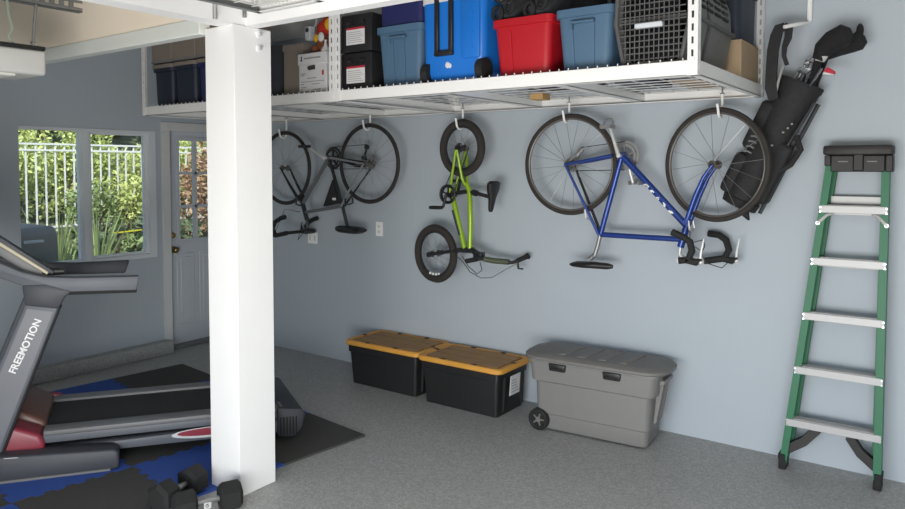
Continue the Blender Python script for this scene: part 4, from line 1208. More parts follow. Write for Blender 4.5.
# clubs standing in the bag
G = 'golf clubs standing in the black bag'
def club(pin, pout, hw, m_head, label, kind):
    c = thing('golf_club', label, 'golf club', pin, G)
    pin = Vector(pin); pout = Vector(pout)
    w = MB(); w.tube([pin, pout], 0.0065, 8); w.build('shaft', M['chrome'], c)
    if kind == 'iron':
        d = (pout - pin).normalized(); u = V(d.z, 0, -d.x)
        w = MB(); w.prism([pout - u * 0.012 - d * 0.01 + V(0, -0.015, 0), pout + u * 0.05 + d * 0.005 + V(0, -0.01, 0), pout + u * 0.06 + d * 0.05 + V(0, -0.01, 0), pout - u * 0.008 + d * 0.022 + V(0, -0.015, 0)], (0, 0.022, 0), 0.005, 2)
        w.build('club_head', m_head, c)
    return c
bmouth = (5.0349, -0.095, 2.0567)
for k, (dx, q, m, lb) in enumerate(((-0.06, (5.0561, -0.2, 2.1569), 'chrome', 'steel-shafted iron nearest the shoulder strap in the golf bag'), (-0.03, (5.079, -0.14, 2.1987), 'chrome', 'second steel-shafted iron from the strap in the golf bag'),
                                     (0.0, (5.1094, -0.18, 2.2019), 'chrome', 'third steel-shafted iron from the strap in the golf bag'), (0.025, (5.1439, -0.22, 2.2046), 'alu', 'large-faced silver iron next to the covered woods in the golf bag'))):
    club(off(bmouth, dx, 0.0 + 0.02 * (k - 1.5)), q, 0.04, M[m], lb, 'iron')
# putter-like red-edged head
c = thing('golf_club', 'silver and red club head poking out below the covered woods', 'golf club', off(bmouth, 0.05, -0.05), G)
w = MB(); w.tube([off(bmouth, 0.05, -0.05), (5.1711, -0.24, 2.159)], 0.0065, 8); w.build('shaft', M['chrome'], c)
w = MB(); w.prism([(5.1746, -0.26, 2.131), (5.1969, -0.26, 2.1623), (5.2337, -0.26, 2.1366), (5.234, -0.26, 2.1215)], (0, 0.03, 0), 0.006, 2); w.build('club_head', M['redink'], c)
w = MB(); w.prism([(5.1752, -0.263, 2.123), (5.1818, -0.263, 2.1378), (5.2299, -0.263, 2.1214), (5.2323, -0.263, 2.1137)], (0, 0.034, 0), 0.003, 1); w.build('sole', M['alu'], c)
# two woods under knitted covers
def wood(pin, pts, rads, label, dy):
    c = thing('golf_club', label, 'golf club', pin, G)
    w = MB(); w.tube([pin, pts[0]], 0.02, 10); w.build('shaft_cover', M['knit'], c)
    w = MB(); w.tube(pts, rads, 14); w.build('head_cover', M['knit'], c)
wood(off(bmouth, 0.06, 0.0), [(5.1486, -0.22, 2.2042), (5.1754, -0.22, 2.2582), (5.2115, -0.22, 2.2954), (5.2698, -0.22, 2.3197), (5.3009, -0.22, 2.3289)], [0.03, 0.05, 0.055, 0.06, 0.025], 'golf wood under a black knitted cover, nearer the bag mouth', 0)
wood(off(bmouth, 0.06, 0.05), [(5.1722, -0.13, 2.2391), (5.2277, -0.13, 2.2703), (5.2915, -0.13, 2.2898), (5.3319, -0.13, 2.2959), (5.3541, -0.13, 2.3038)], [0.03, 0.045, 0.05, 0.045, 0.02], 'golf wood under a black knitted cover, reaching furthest from the bag', 0)
w = MB(); w.ball((5.3263, -0.13, 2.3474), (0.018, 0.018, 0.04)); w.ball((5.3135, -0.13, 2.3182), (0.02, 0.02, 0.03))
solo('pompom', w, M['knit'], 'black tassel on top of the knitted golf club cover', 'tassel')
# white wire bracket on the wall that carries the strap
w = MB()
br_ = Vector((5.0719, -0.02, 2.5596)); 
w.tube([(br_.x, -0.02, 2.66), (br_.x, -0.02, (5.0693, -0.02, 2.4411)[2]), (br_.x - 0.01, -0.06, (5.0679, -0.1, 2.4283)[2]), (5.0417, -0.2, 2.402), (4.9881, -0.25, 2.3871)], 0.010, 8)
w.box((br_.x - 0.012, -0.03, 2.45), (br_.x + 0.012, -0.001, 2.70), 0.003, 1)
solo('wall_bracket', w, M['white'], 'white metal wall bracket carrying the strap of the golf bag', 'bracket')

# ------------------------------------------------------------------ stepladder, folded and leaning on the wall
ld = thing('stepladder', 'green folding stepladder with black top cap leaning against the wall', 'ladder', (5.23, -0.2, 0))
LT, LB = 1.70, 0.03
fl_b, fl_t = V(4.995, -0.19, LB), V(5.185, -0.115, LT)
fr_b, fr_t = V(5.475, -0.19, LB), V(5.472, -0.115, LT)
def rail(name, b, t_, inner, depth, m):
    """C-shaped rail: web outside, two flanges turned inward"""
    s = inner
    sec = [(0, 0), (s * 0.036, 0), (s * 0.036, 0.005), (s * 0.005, 0.005), (s * 0.005, depth - 0.005), (s * 0.036, depth - 0.005), (s * 0.036, depth), (0, depth)]
    w = MB(); w.loft([[b + V(x, y, 0) for x, y in sec], [t_ + V(x, y, 0) for x, y in sec]])
    return w.build(name, m, ld)
rail('front_rail', fl_b, fl_t, 1, 0.075, M['ladder'])
rail('front_rail', fr_b, fr_t, -1, 0.075, M['ladder'])
rail('rear_rail', V(5.012, -0.112, 0.10), V(5.19, -0.042, LT - 0.06), 1, 0.04, M['ladder'])
rail('rear_rail', V(5.462, -0.112, 0.10), V(5.467, -0.042, LT - 0.06), -1, 0.04, M['ladder'])
def at_z(b, t_, z):
    return b.lerp(t_, (z - LB) / (LT - LB))
zs = (0.262, 0.552, 0.848, 1.145, 1.425)
for k, z in enumerate(zs):
    a = at_z(fl_b, fl_t, z); b = at_z(fr_b, fr_t, z)
    w = MB()
    pts = [V(a.x + 0.003, a.y - 0.006, z - 0.017), V(b.x - 0.003, b.y - 0.006, z - 0.017), V(b.x - 0.003, b.y - 0.006, z + 0.02), V(a.x + 0.003, a.y - 0.006, z + 0.02)]
    w.prism(pts, (0, 0.006, 0), 0.0015, 1)
    w.box((a.x + 0.006, a.y - 0.005, z + 0.016), (b.x - 0.006, a.y + 0.075, z + 0.022), 0.001, 1)
    w.box((a.x + 0.006, a.y + 0.066, z - 0.03), (b.x - 0.006, a.y + 0.072, z + 0.02), 0.001, 1)
    for q in range(4):
        w.box((a.x + 0.012, a.y + 0.008 + q * 0.015, z + 0.022), (b.x - 0.012, a.y + 0.013 + q * 0.015, z + 0.025))
    w.build('step', M['steptread'], ld)
    for p in (a, b):
        w = MB()
        for dz in (-0.012, 0.012):
            s = 0.008 if p is a else -0.008
            w.cyl((p.x + s, p.y - 0.009, z + dz), (p.x + s, p.y - 0.004, z + dz), 0.005, n=10)
        w.build('rivet', M['chrome'], ld)
# rear bar behind the top step
w = MB(); w.box((5.20, -0.052, 1.452), (5.45, -0.044, 1.495), 0.002, 1); w.build('rear_bar', M['steptread'], ld)
# spreader arms
for p, s in ((at_z(fl_b, fl_t, 1.36), 1), (at_z(fr_b, fr_t, 1.36), -1)):
    w = MB(); w.tube([p + V(0.004 * s, -0.008, -0.01), p + V(0.045 * s, 0.005, 0.035), p + V(0.07 * s, 0.03, 0.045)], 0.0085, 8); w.cyl(p + V(0.006 * s, -0.013, -0.008), p + V(0.006 * s, -0.004, -0.008), 0.011, n=12); w.build('spreader', M['alu'], ld)
# black braces under the bottom step
for b, t_, s in ((fl_b, fl_t, 1), (fr_b, fr_t, -1)):
    p0 = at_z(b, t_, 0.10) + V(0.02 * s, 0.02, 0); p1 = at_z(b, t_, 0.238) + V(0.155 * s, 0.03, 0)
    mid = p0.lerp(p1, 0.45) + V(0.02 * s, 0, 0.0)
    w = MB(); w.loft([[q + V(-0.012 * s, 0, 0.022), q + V(0.012 * s, 0, -0.018), q + V(0.012 * s, 0.045, -0.018), q + V(-0.012 * s, 0.045, 0.022)] for q in (p0, mid, p1)])
    w.build('brace', M['cap'], ld)
for b, s in ((fl_b, 1), (fr_b, -1)):
    w = MB(); w.box((min(b.x - 0.004 * s, b.x + 0.036 * s), b.y - 0.006, 0.0), (max(b.x - 0.004 * s, b.x + 0.036 * s), b.y + 0.082, 0.055), 0.008); w.box((min(b.x - 0.006 * s, b.x + 0.03 * s), b.y - 0.004, 0.05), (max(b.x - 0.006 * s, b.x + 0.03 * s), b.y + 0.08, 0.085), 0.004, 1)
    w.build('rubber_foot', M['rubber'], ld)
# top cap: a moulded tray with pockets
w = MB()
cx0, cx1 = 5.17, 5.487
w.box((cx0, -0.150, 1.712), (cx1, -0.004, 1.763), 0.012)
w.box((cx0 + 0.035, -0.128, 1.625), (cx1 - 0.035, -0.10, 1.71), 0.004, 1)
w.box((cx0 + 0.008, -0.145, 1.655), (cx0 + 0.038, -0.03, 1.71), 0.004, 1)
w.box((cx1 - 0.032, -0.145, 1.625), (cx1 - 0.0, -0.03, 1.71), 0.004, 1)
w.box(((cx0 + cx1) / 2 - 0.02, -0.139, 1.628), ((cx0 + cx1) / 2 + 0.03, -0.12, 1.74), 0.006, 1)
w.build('top_cap', M['cap'], ld)
w = MB()
w.box((cx0 + 0.07, -0.131, 1.676), (cx0 + 0.115, -0.127, 1.681)).box((cx1 - 0.115, -0.131, 1.676), (cx1 - 0.07, -0.127, 1.681))
w.build('slot', M['railgrey'], ld)

# ------------------------------------------------------------------ totes and wheeled bin on the floor
def big_tote(label, x0, x1, y0, y1, h, rot, card):
    cx, cy = (x0 + x1) / 2, (y0 + y1) / 2
    t = thing('lidded_tote', label, 'tote', (cx, cy, 0), 'black totes with amber lids by the wall')
    t.matrix_basis = Matrix.Translation((cx, cy, 0)) @ Matrix.Rotation(rot, 4, 'Z')
    W_, D_ = x1 - x0, y1 - y0
    TM = t.matrix_basis
    def tf(ring):
        return [TM @ (Vector(p) - Vector((cx, cy, 0))) for p in ring]
    w = MB()
    zt = h - 0.045
    w.loft([tf(rrect(cx, cy, W_, D_, 0.02, 0.0)), tf(rrect(cx, cy, W_ + 0.03, D_ + 0.03, 0.022, zt - 0.06)), tf(rrect(cx, cy, W_ + 0.05, D_ + 0.05, 0.022, zt - 0.055)), tf(rrect(cx, cy, W_ + 0.052, D_ + 0.052, 0.022, zt))])
    w.build('body', M['black'], t)
    for sx in (1, -1):
        for q in (-0.5, 0.5):
            w = MB()
            a = [(cx + sx * (W_ / 2 + 0.012) + sx * 0.0, cy + q * D_ * 0.7 - 0.006, 0.03), (cx + sx * (W_ / 2 + 0.022), cy + q * D_ * 0.7 + 0.006, 0.03), (cx + sx * (W_ / 2 + 0.034), cy + q * D_ * 0.7 + 0.006, zt - 0.04), (cx + sx * (W_ / 2 + 0.024), cy + q * D_ * 0.7 - 0.006, zt - 0.04)]
            w.prism(tf(a), (0, 0.012, 0))
            w.build('rib', M['black'], t)
    w = MB()
    L1, L2 = W_ + 0.105, D_ + 0.085
    w.loft([tf(rrect(cx, cy, L1 - 0.02, L2 - 0.02, 0.045, zt - 0.005)), tf(rrect(cx, cy, L1, L2, 0.05, zt + 0.002)), tf(rrect(cx, cy, L1, L2, 0.05, zt + 0.022)), tf(rrect(cx, cy, L1 - 0.015, L2 - 0.015, 0.05, zt + 0.032)), tf(rrect(cx, cy, L1 - 0.06, L2 - 0.055, 0.04, zt + 0.032)), tf(rrect(cx, cy, L1 - 0.075, L2 - 0.07, 0.04, zt + 0.022))])
    lid = w.build('lid', M['lidamber'], t)
    w = MB()
    for q in range(3):
        y = cy + (q - 1) * (L2 - 0.07) * 0.32
        w.prism(tf([(cx - L1 / 2 + 0.055, y - 0.053, zt + 0.02), (cx + L1 / 2 - 0.055, y - 0.053, zt + 0.02), (cx + L1 / 2 - 0.055, y + 0.053, zt + 0.02), (cx - L1 / 2 + 0.055, y + 0.053, zt + 0.02)]), (0, 0, 0.013), 0.004, 1)
    w.build('lid_rib', M['lidpanel'], lid)
    w = MB()
    for px_, py_ in ((0.2, -0.5), (-0.2, -0.5), (0.2, 0.5), (-0.2, 0.5), (-0.5, 0), (0.5, 0)):
        p = tf([(cx + px_ * (L1 - 0.05), cy + py_ * (L2 - 0.05), zt + 0.033)])[0]
        w.box(p - V(0.018, 0.010, 0.004), p + V(0.018, 0.010, 0.003), 0.002, 1)
    w.build('lid_slot', M['black'], lid)
    if card:
        xx = cx + W_ / 2 + 0.032
        w = MB(); w.prism(tf([(xx - 0.008, cy - 0.05, 0.12), (xx - 0.008, cy + 0.075, 0.12), (xx + 0.002, cy + 0.075, 0.255), (xx + 0.002, cy - 0.05, 0.255)]), TM.to_3x3() @ V(0.004, 0, 0)); w.build('paper_label', M['paper'], t)
        w = MB()
        for q in range(5):
            w.prism(tf([(xx - 0.0025 + q * 0.0015, cy - 0.035, 0.14 + q * 0.02), (xx - 0.0025 + q * 0.0015, cy + 0.06 - 0.01 * q, 0.14 + q * 0.02), (xx - 0.0025 + q * 0.0015, cy + 0.06 - 0.01 * q, 0.145 + q * 0.02), (xx - 0.0025 + q * 0.0015, cy - 0.035, 0.145 + q * 0.02)]), TM.to_3x3() @ V(0.002, 0, 0))
        w.build('label_print', M['faint'], t)
    return t
big_tote('black tote with an amber lid, the one further from the grey wheeled bin', 2.00, 2.62, -0.40, -0.06, 0.345, R(0), False)
big_tote('black tote with an amber lid and paper label, next to the grey wheeled bin', 2.73, 3.32, -0.425, -0.085, 0.345, R(0), True)

# wheeled storage bin
wb = thing('wheeled_bin', 'large taupe grey wheeled storage bin with black latches', 'storage bin', (3.98, -0.24, 0))
bx, by, bw, bd, ang = 3.965, -0.262, 0.715, 0.30, R(4)
RM = Matrix.Translation((bx, by, 0)) @ Matrix.Rotation(ang, 4, 'Z')
def bt(x, y, z):
    return RM @ V(x, y, z)
def brr(w_, d_, r_, z, dx=0.0):
    return [RM @ (Vector(p) + V(dx, 0, 0)) for p in rrect(0, 0, w_, d_, r_, z)]
w = MB()
w.loft([brr(bw - 0.04, bd - 0.03, 0.03, 0.012), brr(bw - 0.02, bd - 0.015, 0.04, 0.03), brr(bw - 0.015, bd - 0.012, 0.04, 0.105), brr(bw, bd, 0.04, 0.112), brr(bw + 0.02, bd + 0.01, 0.045, 0.31), brr(bw + 0.07, bd + 0.035, 0.05, 0.318), brr(bw + 0.10, bd + 0.045, 0.05, 0.435), brr(bw + 0.115, bd + 0.055, 0.05, 0.438), brr(bw + 0.115, bd + 0.055, 0.05, 0.45)])
w.build('body', M['greybin'], wb)
w = MB()
lw, ldp = bw + 0.205, bd + 0.085
w.loft([brr(lw - 0.02, ldp - 0.02, 0.13, 0.448), brr(lw, ldp, 0.14, 0.454), brr(lw, ldp, 0.14, 0.469), brr(lw - 0.03, ldp - 0.03, 0.13, 0.481), brr(lw - 0.16, ldp - 0.12, 0.10, 0.488)])
lid = w.build('lid', M['greylid'], wb)
w = MB()
for q in range(4):
    x = -0.22 + q * 0.13
    a = [(x, -0.13, 0.482), (x + 0.05, -0.13, 0.482), (x + 0.09, 0.13, 0.482), (x + 0.04, 0.13, 0.482)]
    w.prism([bt(*p) for p in a], (0, 0, 0.012), 0.005, 2)
w.build('lid_rib', M['greylid'], lid)
for x in (-0.20, 0.145):
    w = MB()
    w.prism([bt(x - 0.05, -bd / 2 - 0.042, 0.395), bt(x + 0.05, -bd / 2 - 0.042, 0.395), bt(x + 0.055, -bd / 2 - 0.045, 0.44), bt(x - 0.055, -bd / 2 - 0.045, 0.44)], RM.to_3x3() @ V(0, 0.03, 0), 0.006, 2)
    w.prism([bt(x - 0.035, -bd / 2 - 0.05, 0.404), bt(x + 0.035, -bd / 2 - 0.05, 0.404), bt(x + 0.035, -bd / 2 - 0.052, 0.419), bt(x - 0.035, -bd / 2 - 0.052, 0.419)], RM.to_3x3() @ V(0, 0.015, 0), 0.003, 1)
    w.build('latch', M['black'], wb)
for y in (-bd / 2 + 0.012, bd / 2 - 0.012):
    s = -1 if y < 0 else 1
    w = MB()
    p = bt(-bw / 2 + 0.025, y, 0.068); q = RM.to_3x3() @ V(0, 0.028 * s, 0)
    w.cyl(p - q * 0.2, p + q, 0.068, n=32); w.ring(p + q, q, 0.052, 0.012, 32)
    wh = w.build('wheel', M['rubber'], wb)
    w = MB(); w.cyl(p + q * 0.9, p + q * 1.2, 0.016, n=16)
    for k in range(5):
        t_ = 2 * math.pi * k / 5
        w.cyl(p + q * 1.02, p + q * 1.02 + RM.to_3x3() @ V(math.cos(t_) * 0.04, 0, math.sin(t_) * 0.04), 0.005, n=6)
    w.build('hub', M['greylid'], wh)
# end handle ribs
w = MB()
for y in (-0.055, 0.055):
    w.prism([bt(bw / 2 + 0.0, y - 0.008, 0.14), bt(bw / 2 + 0.02, y - 0.008, 0.14), bt(bw / 2 + 0.065, y - 0.008, 0.40), bt(bw / 2 + 0.03, y - 0.008, 0.44)], RM.to_3x3() @ V(0, 0.016, 0), 0.003, 1)
w.prism([bt(bw / 2 + 0.03, -0.09, 0.37), bt(bw / 2 + 0.075, -0.09, 0.39), bt(bw / 2 + 0.075, -0.09, 0.41), bt(bw / 2 + 0.03, -0.09, 0.41)], RM.to_3x3() @ V(0, 0.18, 0), 0.004, 1)
w.build('end_handle', M['greybin'], wb)

# ------------------------------------------------------------------ foam floor tiles
O = V(2.84, -1.165, 0); TA = R(7)
tu = V(-math.cos(TA), math.sin(TA), 0); tv = V(-math.sin(TA), -math.cos(TA), 0)
S = 0.585
def tile_outline(i, j, ni, nj):
    """square tile with finger joints on the sides that meet another tile"""
    g_ = 0.0015
    def edge(p, d, nn, tabs):
        pts = []
        k = 12
        for q in range(k):
            a = q / k; b = (q + 1) / k
            if tabs and 0 < q < k - 1:
                o_ = 0.011 if q % 2 == tabs[0] else -0.011
                pts += [p + d * (S * a + 0.002) + nn * (o_ * tabs[1] - g_), p + d * (S * b - 0.002) + nn * (o_ * tabs[1] - g_)]
            elif q == 0:
                pts += [p + d * g_ - nn * g_]
        return pts
    p00 = O + tu * S * i + tv * S * j
    out = []
    out += edge(p00, tu, -tv, (0, 1) if j > 0 else None)
    out += edge(p00 + tu * S, tv, tu, (0, 1) if i < ni - 1 else None)
    out += edge(p00 + tu * S + tv * S, -tu, tv, (0, 1) if j < nj - 1 else None)
    out += edge(p00 + tv * S, -tv, -tu, (0, 1) if i > 0 else None)
    return out
cols = {(0, 0): 'k', (1, 0): 'b', (2, 0): 'b', (3, 0): 'k', (0, 1): 'b', (1, 1): 'k', (2, 1): 'k', (3, 1): 'b', (0, 2): 'k', (1, 2): 'b', (2, 2): 'k', (3, 2): 'b', (0, 3): 'b', (1, 3): 'k', (2, 3): 'b', (3, 3): 'k'}
lbl = {(0, 0): 'charcoal foam floor tile at the outer corner beyond the post, under the treadmill tail',
       (1, 0): 'blue foam floor tile under the treadmill tail, behind the post', (2, 0): 'blue foam floor tile peeping out past the treadmill belt towards the back door',
       (3, 0): 'charcoal foam floor tile at the corner nearest the back door', (0, 1): 'blue foam floor tile in front of the post beside the treadmill',
       (1, 1): 'charcoal foam floor tile under the treadmill deck next to the post', (2, 1): 'charcoal foam floor tile under the middle of the treadmill deck',
       (3, 1): 'blue foam floor tile between the treadmill hood and the window wall', (0, 2): 'charcoal foam floor tile in front of the treadmill base by the dumbbells',
       (1, 2): 'blue foam floor tile poking out under the treadmill base foot'}
for (i, j), c in sorted(cols.items()):
    if (i, j) not in lbl:
        continue
    w = MB(); w.prism(tile_outline(i, j, 4, 4), (0, 0, 0.012))
    o = w.build('foam_tile', M['matblue'] if c == 'b' else M['matblack'])
    recentre(o)
    tag(o, lbl[(i, j)], 'floor tile', 'interlocking foam floor tiles')
for (i, j) in ((2, 2), (1, 3), (0, 3)):
    w = MB(); w.prism(tile_outline(i, j, 4, 4), (0, 0, 0.012))
    o = w.build('foam_tile', M['matblack'] if cols[(i, j)] == 'k' else M['matblue'])
    recentre(o)
    tag(o, {(2, 2): 'charcoal foam floor tile under the front of the treadmill', (1, 3): 'charcoal foam floor tile at the very front beside the treadmill base', (0, 3): 'blue foam floor tile at the front edge of the tiled area'}[(i, j)], 'floor tile', 'interlocking foam floor tiles')

# ------------------------------------------------------------------ dumbbells
def dumbbell(a, b, label, turn, num):
    a = Vector(a); b = Vector(b)
    d = (b - a).normalized()
    t = thing('hex_dumbbell', label, 'dumbbell', ((a.x + b.x) / 2, (a.y + b.y) / 2, 0), 'black hex dumbbells by the post')
    u = V(-d.y, d.x, 0); v = V(0, 0, 1)
    def hexring(c, r):
        return [c + u * r * math.cos(R(60 * k + 30 + turn)) + v * r * math.sin(R(60 * k + 30 + turn)) for k in range(6)]
    for c, s in ((a, 1), (b, -1)):
        w = MB(); w.loft([hexring(c - d * s * 0.055, 0.055), hexring(c - d * s * 0.04, 0.074), hexring(c + d * s * 0.034, 0.074), hexring(c + d * s * 0.048, 0.055)])
        hd_ = w.build('weight_head', M['rubber'], t)
    w = MB(); w.tube([a, a.lerp(b, 0.3), a.lerp(b, 0.5), a.lerp(b, 0.7), b], [0.014, 0.014, 0.017, 0.014, 0.014], 12); w.build('grip', M['steel'], t)
    return t
dumbbell((2.695, -2.425, 0.072), (2.655, -2.245, 0.072), 'black hex dumbbell lying behind, half on the foam tile', 0, None)
d2 = dumbbell((2.855, -2.42, 0.064), (2.935, -2.235, 0.064), 'black hex dumbbell lying in front, beside the foot of the white post', 0, None)
w = MB(); w.prism([(2.9718, -2.4002, 0.1), (2.9851, -2.3785, 0.1), (3.0069, -2.3965, 0.085), (2.9902, -2.4144, 0.085)], (0.0, 0.008, 0.0)); w.build('number_plate', M['paper'], d2)
w = MB(); w.ring((2.9916, -2.3994, 0.0935), (0.45, -0.75, 0.5), 0.006, 0.0018, 16, 6); w.build('number_mark', M['ink'], d2)

# ------------------------------------------------------------------ treadmill
E_ = V(0.587, 0.81, 0).normalized(); N_ = V(0.81, -0.587, 0).normalized()
def tp(a, l, z):
    return E_ * (a + 0.11 * (l - 2.95)) + N_ * l + V(0, 0, z)
tm = thing('treadmill', 'grey treadmill with a maroon motor hood standing on the foam tiles', 'treadmill', tp(-0.6, 2.6, 0.012))
def tbox(mb, a0, a1, l0, l1, z0, z1, bev=0.0, seg=2):
    mb.prism([tp(a0, l0, z0), tp(a1, l0, z0), tp(a1, l1, z0), tp(a0, l1, z0)], (0, 0, z1 - z0), bev, seg)
    return mb
def tprof(mb, prof, l0, l1, bev=0.0, seg=2, sa=0.0, sz=0.0):
    """profile of (along, height) pairs swept sideways from l0 to l1"""
    mb.prism([tp(a, l0, z) for a, z in prof], tp(0, l1, 0) - tp(sa, l0, sz), bev, seg)
    return mb
w = MB(); tbox(w, -1.08, 0.24, 2.36, 2.83, 0.165, 0.208, 0.006); w.build('belt', M['belt'], tm)
for l0, l1 in ((2.825, 2.935), (2.255, 2.36)):
    w = MB(); tbox(w, -1.03, 0.24, l0, l1, 0.195, 0.222, 0.008); w.build('foot_rail', M['railgrey'], tm)
for l0, l1 in ((2.84, 2.935), (2.255, 2.35)):
    w = MB(); tbox(w, -1.10, 0.24, l0, l1, 0.155, 0.197, 0.006); w.build('side_beam', M['tread'], tm)
    w = MB(); tprof(w, [(-1.25, 0.085), (0.22, 0.075), (0.24, 0.145), (-1.0, 0.125), (-1.25, 0.13)], l0 + 0.01, l1 + 0.008, 0.008); w.build('lower_beam', M['tread'], tm)
w = MB(); tbox(w, -1.2, 0.2, 2.36, 2.83, 0.09, 0.165); w.build('deck_tray', M['rubber'], tm)
# oval red accent with a pale outline on the near side
w = MB()
n_ = 36
el = [tp(-0.17 + 0.215 * math.cos(2 * math.pi * k / n_), 2.945, 0.125 + 0.03 * math.sin(2 * math.pi * k / n_)) for k in range(n_)]
w.prism(el, N_ * 0.004); w.build('accent_outline', M['trim'], tm)
w = MB()
el = [tp(-0.165 + 0.19 * math.cos(2 * math.pi * k / n_), 2.949, 0.130 + 0.021 * math.sin(2 * math.pi * k / n_)) for k in range(n_)]
w.prism(el, N_ * 0.004); w.build('accent', M['hood'], tm)
# tail end cap
w = MB(); tprof(w, [(0.20, 0.05), (0.30, 0.04), (0.345, 0.09), (0.365, 0.17), (0.345, 0.205), (0.20, 0.225)], 2.25, 2.955, 0.012)
tc = w.build('tail_cap', M['treaddark'], tm)
w = MB()
for q in range(6):
    tbox(w, 0.215 + q * 0.018, 0.222 + q * 0.018, 2.953, 2.962, 0.06, 0.165)
w.build('grip_ridges', M['rubber'], tc)
w = MB(); tprof(w, [(0.16, 0.21), (0.26, 0.21), (0.22, 0.27), (0.17, 0.275)], 2.25, 2.40, 0.01); w.build('rail_end', M['treaddark'], tm)
w = MB()
for l in (2.32, 2.88):
    w.cyl(tp(0.16, l, 0.012), tp(0.16, l, 0.09), 0.022, n=14)
w.build('levelling_foot', M['rubber'], tm)
# motor hood
w = MB(); tprof(w, [(-1.52, 0.10), (-1.50, 0.29), (-1.35, 0.33), (-1.16, 0.31), (-1.03, 0.235), (-1.02, 0.17), (-1.02, 0.10)], 2.26, 2.80, 0.02, 3); w.build('motor_hood', M['hoodtop'], tm)
w = MB(); tprof(w, [(-1.50, 0.09), (-1.48, 0.275), (-1.35, 0.30), (-1.18, 0.275), (-1.04, 0.215), (-1.02, 0.17), (-1.02, 0.125)], 2.79, 2.965, 0.022, 3); w.build('hood_side', M['hood'], tm)
w = MB(); tprof(w, [(-1.5, 0.10), (-1.45, 0.28), (-1.3, 0.30), (-1.12, 0.255), (-0.98, 0.225), (-1.0, 0.10)], 2.22, 2.27, 0.015); w.build('hood_side', M['hood'], tm)
# base feet
for l0, l1 in ((2.925, 3.06), (2.12, 2.25)):
    w = MB(); tprof(w, [(-1.95, 0.014), (-0.67, 0.014), (-0.655, 0.03), (-0.655, 0.105), (-0.68, 0.125), (-1.3, 0.155), (-1.95, 0.155)], l0, l1, 0.014, 3); w.build('base_foot', M['treaddark'], tm)
w = MB(); tbox(w, -1.95, -0.70, 2.935, 3.07, 0.012, 0.026, 0.004, 1); w.build('foot_strip', M['railgrey'], tm)
w = MB(); tprof(w, [(-1.20, 0.1415), (-1.135, 0.1385), (-1.135, 0.141), (-1.20, 0.144)], 3.045, 3.062); w.build('sticker', M['paper'], tm)
w = MB(); tbox(w, -1.9, -1.75, 2.2, 2.95, 0.02, 0.12, 0.01); w.build('base_crossbar', M['treaddark'], tm)
# uprights
up = [(-1.095, 0.93), (-0.935, 0.90), (-1.225, 0.13), (-1.42, 0.13)]
w = MB(); tprof(w, up, 2.89, 2.985, 0.012, 3); u1 = w.build('upright', M['tread'], tm)
w = MB(); tprof(w, [(-1.085, 0.905), (-0.962, 0.88), (-1.235, 0.15), (-1.385, 0.15)], 2.984, 2.9875, 0.001, 1); w.build('face_plate', M['plate'], u1)
w = MB(); tprof(w, [(-0.945, 0.905), (-0.925, 0.90), (-1.215, 0.125), (-1.235, 0.125)], 2.90, 2.98, 0.003, 1); w.build('edge_trim', M['rubber'], u1)
w = MB(); tprof(w, [(-1.105, 1.03), (-1.095, 0.92), (-0.935, 0.895), (-0.905, 0.955), (-0.87, 0.985), (-1.0, 1.03)], 2.885, 2.99, 0.010, 2); w.build('upright_collar', M['treaddark'], tm)
w = MB(); tprof(w, [(a - 0.0, z) for a, z in [(-1.15, 0.93), (-1.00, 0.90), (-1.29, 0.13), (-1.47, 0.13)]], 2.225, 2.31, 0.012, 3); w.build('upright', M['tread'], tm)
# white lettering along the near upright
d_ = (Vector((-1.0341, 0.8378)) - Vector((-1.1585, 0.5732))).normalized()
dirx = (tp(d_.x, 2.95, d_.y) - tp(0, 2.95, 0)).normalized()
nx = N_.copy()
diry = nx.cross(dirx).normalized()
ta_ = (-1.1585, 0.5732); tb_ = (-1.0341, 0.8378)
ctr = tp((ta_[0] + tb_[0]) / 2, 2.9885, (ta_[1] + tb_[1]) / 2)
mtx = Matrix.Translation(ctr) @ Matrix((dirx, diry, nx)).transposed().to_4x4()
text_mesh('FREEMOTION', 0.050, 'lettering', M['white'], tm, mtx)
# hand rails and console arms
arm = [(-0.5365, 1.0493), (-0.5549, 0.9637), (-0.9029, 0.9709), (-0.9314, 0.9887), (-1.0824, 1.013), (-1.2106, 1.0727), (-1.3883, 1.1698), (-1.3856, 1.2734), (-1.2086, 1.1544), (-1.1084, 1.0997), (-1.0012, 1.0679), (-0.8576, 1.0566)]
w = MB(); tprof(w, arm, 2.915, 2.985, 0.010, 2); w.build('handrail', M['tread'], tm)
w = MB(); tprof(w, [(-0.5534, 0.9597), (-0.5506, 0.9763), (-0.9026, 0.9844), (-0.932, 0.9562), (-0.903, 0.9654)], 2.92, 2.987, 0.003, 1); w.build('rail_underside', M['rubber'], tm)
arm2 = [(-0.6542, 1.059), (-0.6807, 0.9809), (-1.0167, 0.9867), (-1.2136, 0.9837), (-1.6777, 1.1605), (-1.6754, 1.2493), (-1.3704, 1.1128), (-1.1576, 1.0674), (-0.9596, 1.0559)]
arm2 = [(a + 0.0715, z) for a, z in arm2]
w = MB(); tprof(w, arm2, 2.27, 2.34, 0.010, 2); w.build('handrail', M['treaddark'], tm)
